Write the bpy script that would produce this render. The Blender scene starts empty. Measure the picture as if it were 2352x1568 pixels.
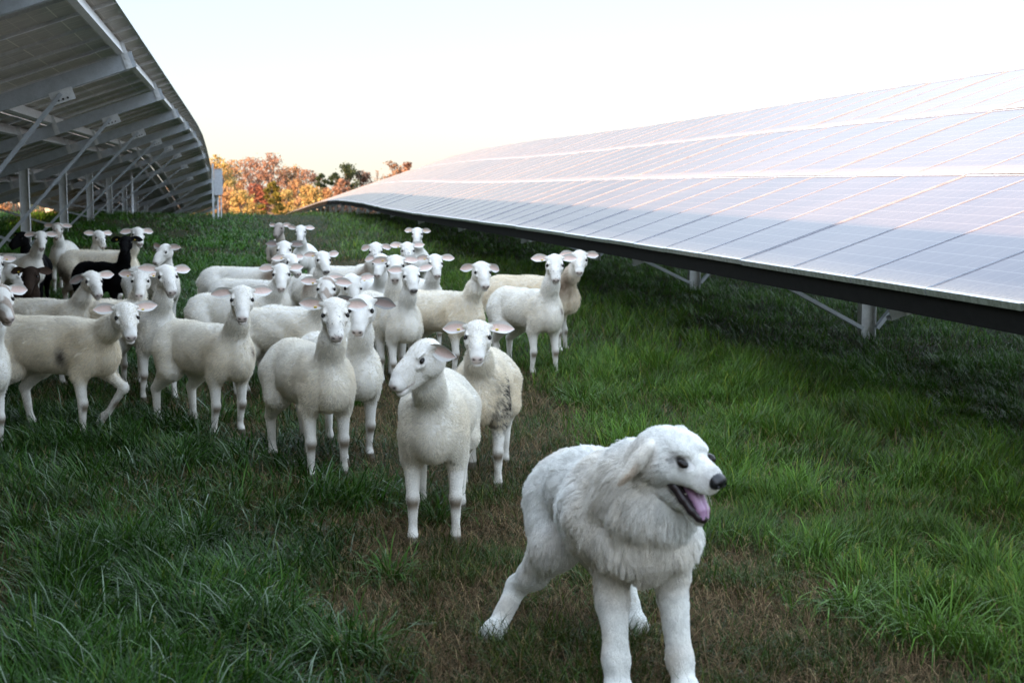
import bpy, math, random
import numpy as np
from mathutils import Vector, Matrix, kdtree
SC = bpy.context.scene
COL = SC.collection
rng = np.random.default_rng(11)
random.seed(5)
R = math.radians

# ------------------------------------------------------------------ camera
# world: +Y runs along the panel rows, +X to the right of them, metres
CAM_H, F_PX, CX, CY = 1.70, 3267.0, 1176.0, 784.0      # measured on a 2352 x 1568 view of the photo
YAW, PITCH = R(10.93), R(6.41)
FWD = np.array([math.sin(YAW), math.cos(YAW), 0.0])
RGT = np.array([math.cos(YAW), -math.sin(YAW), 0.0])
UPV = np.array([0, 0, 1.0])
CAMP = np.array([0, 0, CAM_H])
cam_d = bpy.data.cameras.new('camera')
cam_d.sensor_width = 36.0; cam_d.lens = 36.0 * F_PX / 2352.0
cam_d.clip_end = 2000
cam_d.dof.use_dof = True; cam_d.dof.focus_distance = 8.5; cam_d.dof.aperture_fstop = 4.5
cam = bpy.data.objects.new('camera', cam_d); COL.objects.link(cam)
cam.location = CAMP
cam.rotation_euler = (R(90) - PITCH, 0, -YAW)
SC.camera = cam

def ray(px, py):
    """direction through a photo point"""
    a = (px - CX) / F_PX; b = (CY - py) / F_PX
    f = FWD * math.cos(PITCH) - UPV * math.sin(PITCH)
    u = FWD * math.sin(PITCH) + UPV * math.cos(PITCH)
    return f + a * RGT + b * u

def sstep(a, b, x):
    t = np.clip((x - a) / (b - a), 0, 1); return t * t * (3 - 2 * t)

def vnoise(x, y, seed=0):
    """smooth value noise, numpy"""
    xi = np.floor(x).astype(np.int64); yi = np.floor(y).astype(np.int64)
    xf = x - xi; yf = y - yi
    def h(i, j):
        n = (i * 374761393 + j * 668265263 + seed * 974634757) & 0x7fffffff
        n = ((n ^ (n >> 13)) * 1274126177) & 0x7fffffff
        return ((n ^ (n >> 16)) & 0xffff) / 65535.0
    u = xf * xf * (3 - 2 * xf); v = yf * yf * (3 - 2 * yf)
    return (h(xi, yi) * (1 - u) + h(xi + 1, yi) * u) * (1 - v) + (h(xi, yi + 1) * (1 - u) + h(xi + 1, yi + 1) * u) * v

def ground_z(x, y):
    x = np.asarray(x, float); y = np.asarray(y, float)
    g = 0.5 * sstep(8, 48, y)
    g = g + 0.22 * sstep(-1.0, -4.0, x) * sstep(14, 30, y) * (1 - sstep(42, 56, y)) * sstep(-14, -7, x)
    slope = 0.048 + 0.03 * sstep(-1, -6, x)
    t = np.clip(y - 50, 0, None)
    drop = np.where(t < 9, t * t / 18 * slope, (t - 4.5) * slope)
    g = g - np.minimum(drop, 8.5)
    g = g - 0.055 * np.clip(-x - 9, 0, 70) * sstep(0, 30, y)
    g = g + 0.05 * (vnoise(x * .7, y * .5, 3) - .5) + 0.02 * (vnoise(x * 2.3, y * 2.1, 4) - .5)
    return g

# ------------------------------------------------------------------ helpers
def mesh_np(name, verts, faces, mats=(), midx=None, smooth=False):
    """faces: (n,3)/(n,4) array or list of arrays of such"""
    me = bpy.data.meshes.new(name)
    verts = np.asarray(verts, np.float32)
    fl = faces if isinstance(faces, list) else [faces]
    fl = [np.asarray(f, np.int32) for f in fl if len(f)]
    loops = np.concatenate([f.ravel() for f in fl])
    tot = np.concatenate([np.full(len(f), f.shape[1], np.int32) for f in fl])
    st = np.concatenate([[0], np.cumsum(tot)[:-1]]).astype(np.int32)
    me.vertices.add(len(verts)); me.vertices.foreach_set('co', verts.ravel())
    me.loops.add(len(loops)); me.loops.foreach_set('vertex_index', loops)
    me.polygons.add(len(tot)); me.polygons.foreach_set('loop_start', st); me.polygons.foreach_set('loop_total', tot)
    for m in mats: me.materials.append(m)
    if midx is not None: me.polygons.foreach_set('material_index', np.asarray(midx, np.int32))
    if smooth: me.polygons.foreach_set('use_smooth', np.ones(len(tot), bool))
    me.update(calc_edges=True)
    return me

def link(name, me, parent=None):
    o = bpy.data.objects.new(name, me); COL.objects.link(o)
    if parent is not None: o.parent = parent
    return o

def thing(name, label, cat, loc=(0, 0, 0), group=None, rz=0.0):
    o = bpy.data.objects.new(name, None); COL.objects.link(o)
    o.location = loc; o.rotation_euler = (0, 0, rz); o.empty_display_size = .2
    tag(o, label, cat, group); return o

def tag(o, label=None, cat=None, group=None, kind=None):
    if label: o['label'] = label
    if cat: o['category'] = cat
    if group: o['group'] = group
    if kind: o['kind'] = kind
    return o

def set_col(me, cols, name='Col'):
    a = me.color_attributes.new(name, 'FLOAT_COLOR', 'POINT')
    c = np.ones((len(cols), 4), np.float32); c[:, :3] = cols
    a.data.foreach_set('color', c.ravel())

class MB:
    """collects boxes, beams and tubes for one mesh"""
    def __init__(s): s.v = []; s.f = []; s.n = 0; s.m = []
    def add(s, v, f, mi=0):
        s.v.append(np.asarray(v, float)); s.f += [tuple(int(i) + s.n for i in q) for q in f]
        s.m += [mi] * len(f); s.n += len(v)
    def hexa(s, c, mi=0):
        """8 corners: bottom 0-3 counter-clockwise seen from above, top 4-7"""
        s.add(c, [(3, 2, 1, 0), (4, 5, 6, 7), (0, 1, 5, 4), (1, 2, 6, 5), (2, 3, 7, 6), (3, 0, 4, 7)], mi)
    def box(s, lo, hi, mi=0):
        x0, y0, z0 = lo; x1, y1, z1 = hi
        s.hexa([(x0, y0, z0), (x1, y0, z0), (x1, y1, z0), (x0, y1, z0), (x0, y0, z1), (x1, y0, z1), (x1, y1, z1), (x0, y1, z1)], mi)
    def beam(s, a, b, w, h, up=(0, 0, 1), mi=0, off=(0, 0)):
        """box from a to b, w across and h along 'up'"""
        a = np.asarray(a, float); b = np.asarray(b, float); d = b - a; d /= np.linalg.norm(d)
        sd = np.cross(d, up); sd /= np.linalg.norm(sd); u = np.cross(sd, d)
        a = a + sd * off[0] + u * off[1]; b = b + sd * off[0] + u * off[1]
        q = lambda o, i, j: o + sd * i * w / 2 + u * j * h / 2
        s.hexa([q(a, -1, -1), q(a, 1, -1), q(b, 1, -1), q(b, -1, -1), q(a, -1, 1), q(a, 1, 1), q(b, 1, 1), q(b, -1, 1)], mi)
    def cbeam(s, a, b, w, h, t=.006, up=(0, 0, 1), mi=0, side=1, lip=.018):
        """C channel: web on one side, two flanges with lips"""
        s.beam(a, b, t, h, up, mi, (side * (w / 2 - t / 2), 0))
        for k in (-1, 1):
            s.beam(a, b, w - t, t, up, mi, (-side * t / 2, k * (h / 2 - t / 2)))
            s.beam(a, b, t, lip, up, mi, (-side * (w / 2 - t / 2), k * (h / 2 - t - lip / 2)))
    def tube(s, pts, r, n=10, mi=0, cap=True):
        pts = np.asarray(pts, float); rr = np.broadcast_to(r, len(pts)); base = []
        ref = np.array([0.13, 0.31, 0.94])
        for i, p in enumerate(pts):
            d = pts[min(i + 1, len(pts) - 1)] - pts[max(i - 1, 0)]; d /= np.linalg.norm(d)
            e1 = np.cross(d, ref); 
            if np.linalg.norm(e1) < .2: e1 = np.cross(d, (1, 0, 0))
            e1 /= np.linalg.norm(e1); e2 = np.cross(d, e1)
            for k in range(n):
                t = 2 * math.pi * k / n; base.append(p + rr[i] * (math.cos(t) * e1 + math.sin(t) * e2))
        f = []
        for i in range(len(pts) - 1):
            for k in range(n):
                f.append((i * n + k, i * n + (k + 1) % n, (i + 1) * n + (k + 1) % n, (i + 1) * n + k))
        if cap:
            f.append(tuple(range(n))); f.append(tuple(reversed(range((len(pts) - 1) * n, len(pts) * n))))
        s.add(base, f, mi)
    def build(s, name, mats, parent=None, smooth=False):
        me = bpy.data.meshes.new(name)
        me.from_pydata([tuple(p) for p in np.concatenate(s.v)], [], s.f)
        for m in (mats if isinstance(mats, (list, tuple)) else [mats]): me.materials.append(m)
        me.polygons.foreach_set('material_index', np.array(s.m, np.int32))
        if smooth: me.polygons.foreach_set('use_smooth', np.ones(len(s.f), bool))
        me.update()
        return link(name, me, parent)

# ------------------------------------------------------------------ materials
class NT:
    def __init__(s, name):
        s.m = bpy.data.materials.new(name); s.m.use_nodes = True
        s.t = s.m.node_tree; s.t.nodes.clear()
        s.out = s.n('ShaderNodeOutputMaterial')
    def n(s, typ, **kw):
        nd = s.t.nodes.new(typ)
        for k, v in kw.items():
            if k.startswith('i_'):
                nd.inputs[k[2:].replace('_', ' ')].default_value = v
            else: setattr(nd, k, v)
        return nd
    def l(s, a, b): s.t.links.new(a, b)
    def bsdf(s, **kw):
        b = s.n('ShaderNodeBsdfPrincipled')
        for k, v in kw.items(): b.inputs[k].default_value = v
        s.l(b.outputs[0], s.out.inputs[0]); return b
    def noise(s, scale, detail=4, rough=.55, coord='Object', vec=None):
        nz = s.n('ShaderNodeTexNoise'); nz.inputs['Scale'].default_value = scale
        nz.inputs['Detail'].default_value = detail; nz.inputs['Roughness'].default_value = rough
        if vec is None:
            tc = s.n('ShaderNodeTexCoord'); vec = tc.outputs[coord]
        s.l(vec, nz.inputs['Vector']); return nz
    def ramp(s, src, stops):
        r = s.n('ShaderNodeValToRGB'); e = r.color_ramp.elements
        while len(e) < len(stops): e.new(.5)
        for q, (p, c) in zip(e, stops): q.position = p; q.color = (*c, 1) if len(c) == 3 else c
        s.l(src, r.inputs[0]); return r
    def mix(s, fac, a, b, mode='MIX'):
        m = s.n('ShaderNodeMix'); m.data_type = 'RGBA'; m.blend_type = mode
        for val, i in ((fac, 0), (a, 6), (b, 7)):
            if hasattr(val, 'is_output'): s.l(val, m.inputs[i])
            else: m.inputs[i].default_value = val if i == 0 else (*val, 1)
        return m.outputs[2]
    def math(s, op, a, b=None, clamp=False):
        m = s.n('ShaderNodeMath'); m.operation = op; m.use_clamp = clamp
        for i, v in enumerate((a, b)):
            if v is None: continue
            if hasattr(v, 'is_output'): s.l(v, m.inputs[i])
            else: m.inputs[i].default_value = v
        return m.outputs[0]
    def bump(s, src, bsdf, strength=.3, dist=.01):
        b = s.n('ShaderNodeBump'); b.inputs['Strength'].default_value = strength; b.inputs['Distance'].default_value = dist
        s.l(src, b.inputs['Height']); s.l(b.outputs[0], bsdf.inputs['Normal']); return b

def mat_steel(name, c, metal=.55, rough=.5):
    t = NT(name); b = t.bsdf(Metallic=metal, Roughness=rough)
    n1 = t.noise(9, 6, .7); n2 = t.noise(60, 3)
    r = t.ramp(n1.outputs[0], [(.3, [v * .72 for v in c]), (.55, c), (.8, [min(1, v * 1.18) for v in c])])
    t.l(t.mix(.25, r.outputs[0], t.ramp(n2.outputs[0], [(.35, [v * .7 for v in c]), (.7, [v * 1.15 for v in c])]).outputs[0]), b.inputs['Base Color'])
    rr = t.ramp(n1.outputs[0], [(.2, (rough - .12,) * 3), (.8, (rough + .15,) * 3)]); t.l(rr.outputs[0], b.inputs['Roughness'])
    return t.m
def simple(name, c, rough=.6, metal=0, **kw):
    t = NT(name); b = t.bsdf(Roughness=rough, Metallic=metal)
    n = t.noise(14, 5, .65)
    t.l(t.ramp(n.outputs[0], [(.3, [v * .75 for v in c]), (.7, [min(1, v * 1.12) for v in c])]).outputs[0], b.inputs['Base Color'])
    for k, v in kw.items(): b.inputs[k].default_value = v
    return t.m
M_STEEL = mat_steel('galvanised_steel', (.44, .48, .52), .3, .5)
M_PURLIN = mat_steel('bright_steel', (.66, .67, .67), .35, .45)
M_DARKBEAM = simple('dark_beam', (.012, .012, .011), .9); M_DARKBEAM.node_tree.nodes['Principled BSDF'].inputs['Specular IOR Level'].default_value = .1  # near-black, for the lowest purlin of the right row
M_POST = mat_steel('post_steel', (.66, .68, .69), .15, .55)

def mat_frame():
    t = NT('panel_frame'); b = t.bsdf(Metallic=.8, Roughness=.35)
    n1 = t.noise(25, 5, .7)
    t.l(t.ramp(n1.outputs[0], [(.35, (.36, .36, .35)), (.6, (.62, .63, .64))]).outputs[0], b.inputs['Base Color'])
    return t.m
M_FRAME = mat_frame(); M_SIDE = mat_steel('panel_side_rail', (.33, .34, .38), .3, .6)  # side rails coloured dark to paint in the shade of the panel gaps

def line_mask(t, coord, count, width):
    """1 on lines at multiples of 1/count of a 0..1 coordinate"""
    a = t.math('FRACT', t.math('MULTIPLY', coord, float(count)))
    d = t.math('ABSOLUTE', t.math('SUBTRACT', a, .5))
    return t.math('GREATER_THAN', d, .5 - width * count / 2)

def mat_glass():
    t = NT('panel_glass'); b = t.bsdf(Roughness=.10, IOR=1.11)
    uv = t.n('ShaderNodeUVMap'); uv.uv_map = 'UVMap'
    sp = t.n('ShaderNodeSeparateXYZ'); t.l(uv.outputs[0], sp.inputs[0]); u, v = sp.outputs[0], sp.outputs[1]
    cell = t.math('MAXIMUM', line_mask(t, u, 6, .004), line_mask(t, v, 12, .0028))
    bus = line_mask(t, t.math('ADD', u, 1 / 48.), 24, .0016)
    lines = t.math('MAXIMUM', cell, t.math('MULTIPLY', bus, .55))
    nz = t.noise(.9, 3); nz2 = t.noise(38, 5, .7)
    geo = t.n('ShaderNodeObjectInfo')
    base = t.mix(geo.outputs['Random'], (.020, .026, .062), (.030, .034, .070))
    col = t.mix(lines, base, (.15, .15, .17))
    # dried dust over the glass, thicker near the lower frame
    low = t.ramp(v, [(0, (1, 1, 1)), (.03, (.5, .5, .5)), (.12, (.12, .12, .12)), (1, (.04, .04, .04))])
    du = t.ramp(nz2.outputs[0], [(.35, (.5, .5, .5)), (.75, (1, 1, 1))])
    dust = t.math('MULTIPLY', low.outputs[0], du.outputs[0])
    dust = t.math('ADD', dust, t.math('MULTIPLY', nz.outputs[0], .20), True)
    col = t.mix(dust, col, (.44, .36, .30))
    t.l(col, b.inputs['Base Color'])
    rr = t.math('ADD', .07, t.math('MULTIPLY', dust, .35)); t.l(rr, b.inputs['Roughness'])
    b.inputs['Coat Weight'].default_value = .0
    return t.m
M_GLASS = mat_glass()

def mat_back():
    t = NT('panel_backsheet'); b = t.bsdf(Roughness=.45)
    uv = t.n('ShaderNodeUVMap'); uv.uv_map = 'UVMap'
    sp = t.n('ShaderNodeSeparateXYZ'); t.l(uv.outputs[0], sp.inputs[0]); u, v = sp.outputs[0], sp.outputs[1]
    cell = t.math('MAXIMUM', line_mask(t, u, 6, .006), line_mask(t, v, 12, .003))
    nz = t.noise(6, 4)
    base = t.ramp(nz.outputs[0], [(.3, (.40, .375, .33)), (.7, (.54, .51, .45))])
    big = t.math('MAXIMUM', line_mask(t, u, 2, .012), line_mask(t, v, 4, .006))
    col = t.mix(cell, base.outputs[0], (.66, .62, .54)); col = t.mix(big, col, (.80, .76, .66))  # cell gaps paler, the light coming through them put into the colour
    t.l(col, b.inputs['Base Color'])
    return t.m
M_BACK = mat_back()

M_BOX = simple('cabinet_paint', (.55, .57, .60), .45)
M_DARK = simple('dark_rubber', (.03, .03, .032), .5)

# ------------------------------------------------------------------ light
SUN_AZ_FROM_BACK, SUN_EL = R(48), math.atan(.335 * math.sin(R(48)))
sdir = np.array([-math.sin(SUN_AZ_FROM_BACK) * math.cos(SUN_EL), -math.cos(SUN_AZ_FROM_BACK) * math.cos(SUN_EL), math.sin(SUN_EL)])
sun_d = bpy.data.lights.new('sun', 'SUN'); sun_d.energy = 5.0; sun_d.angle = R(.5); sun_d.color = (1, .57, .30)
sun = bpy.data.objects.new('sun', sun_d); COL.objects.link(sun)
sun.rotation_euler = Vector(-sdir).to_track_quat('-Z', 'Y').to_euler()
W = bpy.data.worlds.new('World'); SC.world = W; W.use_nodes = True
wt = W.node_tree; wt.nodes.clear()
sky = wt.nodes.new('ShaderNodeTexSky'); sky.sky_type = 'NISHITA'; sky.sun_disc = False
sky.sun_elevation = SUN_EL; sky.sun_rotation = math.atan2(sdir[0], sdir[1])
sky.air_density = 1.0; sky.dust_density = 0.5; sky.ozone_density = 1.0; sky.altitude = 100
bg = wt.nodes.new('ShaderNodeBackground'); bg.inputs[1].default_value = .15
wo = wt.nodes.new('ShaderNodeOutputWorld')
gm = wt.nodes.new('ShaderNodeGamma'); gm.inputs[1].default_value = .36     # evens out the sky from horizon to zenith
wt.links.new(sky.outputs[0], gm.inputs[0]); tn = wt.nodes.new('ShaderNodeMix'); tn.data_type = 'RGBA'; tn.blend_type = 'MULTIPLY'; tn.inputs[0].default_value = 1; tn.inputs[7].default_value = (.98, 1.0, 1.05, 1)
# added boost, no cloud: upper sky strengthened to lift the shaded foreground
tc = wt.nodes.new('ShaderNodeTexCoord'); sx = wt.nodes.new('ShaderNodeSeparateXYZ'); wt.links.new(tc.outputs['Generated'], sx.inputs[0])
zr = wt.nodes.new('ShaderNodeMapRange'); zr.inputs[1].default_value = .15; zr.inputs[2].default_value = .38; zr.inputs[3].default_value = .15; zr.inputs[4].default_value = .15 * 3.8
wt.links.new(sx.outputs[2], zr.inputs[0]); wt.links.new(zr.outputs[0], bg.inputs[1])
wt.links.new(gm.outputs[0], tn.inputs[6]); wt.links.new(tn.outputs[2], bg.inputs[0]); wt.links.new(bg.outputs[0], wo.inputs[0])
SC.view_settings.view_transform = 'Standard'; SC.view_settings.look = 'None'
SC.view_settings.exposure = 1.92; SC.view_settings.gamma = 1.0
SC.cycles.use_denoising = True
SC.cycles.max_bounces = 6; SC.cycles.diffuse_bounces = 3; SC.cycles.glossy_bounces = 3; SC.cycles.transmission_bounces = 3
SC.cycles.sample_clamp_indirect = 6

# ------------------------------------------------------------------ ground
def build_ground():
    ys = np.concatenate([np.arange(-40, 0, 4.), np.arange(0, 20, .25), np.arange(20, 70, .6), np.arange(70, 200, 3), np.arange(200, 1000, 40)])
    xs = np.concatenate([np.arange(-900, -60, 40.), np.arange(-60, -12, 2), np.arange(-12, 14, .25), np.arange(14, 60, 2), np.arange(60, 901, 40)])
    X, Y = np.meshgrid(xs, ys); Z = ground_z(X, Y)
    nx, ny = len(xs), len(ys); i = (np.arange(ny - 1)[:, None] * nx + np.arange(nx - 1)[None]).ravel()
    t = NT('meadow_soil'); b = t.bsdf(Roughness=.95); b.inputs['Specular IOR Level'].default_value = .1
    geo = t.n('ShaderNodeNewGeometry')
    n1 = t.noise(.55, 5, .6, vec=geo.outputs['Position']); n2 = t.noise(22, 6, .7, vec=geo.outputs['Position'])
    c1 = t.ramp(n1.outputs[0], [(.36, (.014, .030, .008)), (.55, (.024, .034, .011)), (.75, (.050, .040, .020))])
    c2 = t.ramp(n2.outputs[0], [(.3, (.35, .35, .35)), (.7, (1.25, 1.25, 1.25))])
    t.l(t.mix(1, c1.outputs[0], c2.outputs[0], 'MULTIPLY'), b.inputs['Base Color'])
    t.bump(n2.outputs[0], b, .8, .04)
    me = mesh_np('ground', np.stack([X.ravel(), Y.ravel(), Z.ravel()], 1), np.stack([i, i + 1, i + nx + 1, i + nx], 1), [t.m], smooth=True)
    o = link('ground', me); o['kind'] = 'structure'
build_ground()

# ------------------------------------------------------------------ solar arrays
TILT = R(19.2); CT, ST = math.cos(TILT), math.sin(TILT); TIER = 2.0; BAY = 5.9

def solar_array(label, p_low, h_low, prof_s, prof_z, s0, s1, bay0, near=100, detail=True, group='long rows of solar panels', post_sub=0):
    """p_low/h_low: low edge; prof: height offset along the row; table runs s0..s1; bay0: position of one rafter"""
    root = thing('solar_array', label, 'solar panels', (p_low + 2.85, s0, float(ground_z(p_low + 2.85, s0))), group)
    off = np.array(root.location)
    rs = [bay0 + BAY * k for k in range(-20, 60) if s0 + .3 < bay0 + BAY * k < s1 - .2]
    kn = sorted(set([s0] + rs + [s1])); kz = np.interp(kn, prof_s, prof_z)
    prof = lambda s: float(np.interp(s, kn, kz))
    def P(l, s, d=0.0):   # point on the table: l up the slope, d below the glass
        return np.array([p_low + l * CT + d * ST, s, h_low + l * ST - d * CT + prof(s)]) - off
    cols = []
    n = int((s1 - s0) / 1.0)
    items = [(s0 + i, k) for i in range(n) for k in range(3)]
    # nearest panels in front of the camera first
    def vis(it):
        s = it[0]; return (s if s > 3 else 200 - s) + it[1] * .01
    items.sort(key=vis)
    rest = None
    def panel(mb, uvs, s, k):
        jit = rng.uniform(-.004, .004)
        a, b = s + .007, s + .993; l0, l1 = k * TIER + .012, (k + 1) * TIER - .012
        for (lo, hi, aa, bb, top, bot, mi) in ((l0, l0 + .022, a, b, 0, .04, 1), (l1 - .022, l1, a, b, 0, .04, 1),
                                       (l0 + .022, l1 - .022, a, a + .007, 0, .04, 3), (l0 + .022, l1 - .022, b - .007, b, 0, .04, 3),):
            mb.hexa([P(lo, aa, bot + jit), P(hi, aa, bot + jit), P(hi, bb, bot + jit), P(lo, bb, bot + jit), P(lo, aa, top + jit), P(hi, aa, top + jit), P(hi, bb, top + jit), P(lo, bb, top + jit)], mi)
            uvs += [(0, 0)] * 24
        q = [(l0 + .022, a + .007), (l1 - .022, a + .007), (l1 - .022, b - .007), (l0 + .022, b - .007)]
        top = [P(l, s_, .004 + jit) for l, s_ in q]; bot = [P(l, s_, .011 + jit) for l, s_ in q]
        mb.add(top, [(0, 1, 2, 3)], 0); uvs += [(0, 0), (0, 1), (1, 1), (1, 0)]
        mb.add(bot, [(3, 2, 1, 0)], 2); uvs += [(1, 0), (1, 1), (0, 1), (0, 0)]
    def finish(mb, uvs):
        o = mb.build('solar_panel', [M_GLASS, M_FRAME, M_BACK, M_SIDE if p_low > 0 else M_PURLIN], root)  # gap-shade rails on the right row only, bright steel on the left
        uv = o.data.uv_layers.new(name='UVMap'); uv.data.foreach_set('uv', np.array(uvs, np.float32).ravel()); return o
    for s, k in items[:near]:
        mb, uvs = MB(), []; panel(mb, uvs, s, k); finish(mb, uvs)
    if items[near:]:
        mb, uvs = MB(), []
        for s, k in items[near:]: panel(mb, uvs, s, k)
        o = finish(mb, uvs); o['kind'] = 'stuff'
    up = np.array([-ST, 0, CT])
    # purlins along the row, two under each tier
    for l in (.25, 1.75, 2.25, 3.75, 4.25, 5.75):
        mb = MB()
        for a, b in zip(kn[:-1], kn[1:]):
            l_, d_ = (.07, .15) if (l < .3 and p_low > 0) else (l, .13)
            mb.cbeam(P(l_, a, .042 + d_ / 2), P(l_, b, .042 + d_ / 2), .06, d_, .005, up, 0, 1 if l > 3 else -1)
            if detail:
                for s in np.arange(math.ceil(a), b, 1.0):
                    if 4 < s < 40: mb.beam(P(l - .055, s, .055), P(l - .055, s, .075), .03, .03, (0, 1, 0))
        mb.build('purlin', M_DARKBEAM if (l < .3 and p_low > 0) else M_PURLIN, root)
    for s in rs:
        if s < -12: continue
        mb = MB(); mb.cbeam(P(.15, s, .175 + .08), P(5.86, s, .175 + .08), .075, .16, .006, up, 0, 1)
        mb.build('rafter', M_STEEL, root)
        if detail and -4 < s < 60:
            for l in (.25, 1.75, 2.25, 3.75, 4.25, 5.75):
                mb = MB(); mb.beam(P(l + .035, s - .045, .06), P(l + .035, s - .045, .335), .008, .07, (CT, 0, ST))
                for d in (.22, .29): mb.tube([P(l + .035, s - .049, d), P(l + .035, s - .062, d)], .013, 6)
                mb.build('clip', M_POST, root)
        xc = p_low + 2.85; gz = float(ground_z(xc, s)) - post_sub
        topz = P(2.85 / CT, s, .335)[2] + off[2]
        if topz - gz > .2:
            mb = MB(); a = np.array([xc, s, gz - .3]) - off; b = np.array([xc, s, topz - .004]) - off
            mb.beam(a, b, .15, .008, (0, 1, 0)); 
            for k in (-1, 1): mb.beam(a, b, .008, .11, (0, 1, 0), 0, (k * .079, 0))
            mb.build('support_post', M_POST, root)
        for l, sg in ((.95, -1), (5.05, 1)):
            hi = P(l, s + .0, .36); lo = np.array([xc + sg * .08, s, gz + .12]) - off
            hi[1] -= .05; lo[1] -= .07
            mb = MB(); mb.cbeam(lo, hi, .04, .065, .005, (0, 1, 0), 0, 1, .012)
            mb.build('brace', M_STEEL, root)
            if detail and -4 < s < 60:
                mb = MB(); c = P(l, s - .052, .385); e = np.array([CT, 0, ST]) * .12
                mb.beam(c - e, c + e, .012, .13, (-ST, 0, CT))
                for k in range(4): mb.tube([c + e * (-.7 + .4 * k) + (0, -.006, -.035), c + e * (-.7 + .4 * k) + (0, -.014, -.035)], .012, 6, 1)
                mb.build('bracket', [M_POST, M_DARK], root)
    return root, P, off

PR_S = [-60, 17, 27, 35, 44, 53, 60, 67, 86, 103, 150, 220]
PR_Z = [0, 0, -.06, -.10, -.05, -.08, -.17, -.36, -1.0, -1.55, -3.4, -6.0]
PL_S = [-60, 38, 47, 53, 60, 75, 100, 130]
PL_Z = [0, 0, -.12, -.5, -1.0, -2.2, -4.4, -7]
arr_r, PRf, OFF_R = solar_array('long sunlit row of solar panels with its glass facing the meadow, right of the sheep', 3.77, 1.10, PR_S, PR_Z, -6.62, 150, 14.2)
arr_l, PLf, OFF_L = solar_array('row of solar panels seen from underneath with posts and diagonal braces, left of the sheep', -6.62, 1.27, PL_S, PL_Z, -14.3, 82, 27.2)
arr_l2, _, _ = solar_array('low far row of solar panels glimpsed between the posts under the nearer left row', -17.0, 1.30, [-60, 20, 45, 60, 100], [0, -.2, -1.0, -2.0, -5], -32, 46, 24.0, near=0, detail=False)

# steel conduit that bends down a post of the left row, and the cabinet at the end of the row
def conduit():
    x = -3.77; s = 50.2; g = float(ground_z(x, s)); mb = MB()
    pts = [(x - .5, s, g + 2.0), (x - .15, s, g + 1.98)] + [(x + .05 + .25 * math.sin(t), s - .15, g + 1.73 + .25 * math.cos(t)) for t in np.linspace(0, 1.57, 6)] + [(x + .3, s - .15, g - .1)]
    mb.tube(np.array(pts) - OFF_L, .055, 10); mb.build('conduit', M_POST, arr_l, True)
conduit()
def cabinet():
    x, y = -.62, 46.5
    g = float(ground_z(x, y))
    r = thing('electrical_cabinet', 'grey electrical cabinet on two steel posts at the far end of the left row', 'cabinet', (x, y, g))
    mb = MB(); mb.box((-.05, -.16, .78), (.20, .16, 1.58)); mb.box((-.065, -.175, 1.58), (.215, .175, 1.60)); mb.build('box', M_BOX, r)
    mb = MB(); mb.box((.204, -.13, .83), (.216, .13, 1.53)); mb.build('door', M_BOX, r)
    mb = MB(); mb.box((.217, .06, 1.12), (.24, .09, 1.3)); mb.build('handle', M_DARK, r)
    for q in (-.13, .13):
        mb = MB(); mb.cbeam((-.09, q, -.2), (-.09, q, 1.78), .06, .06, .006, (0, 1, 0)); mb.build('post', M_POST, r)
    mb = MB(); mb.tube([(.05, 0, -.1), (.05, 0, .78)], .035, 8); mb.tube([(.15, .05, -.1), (.15, .05, .78)], .022, 8); mb.build('conduit', M_POST, r)
cabinet()
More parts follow.
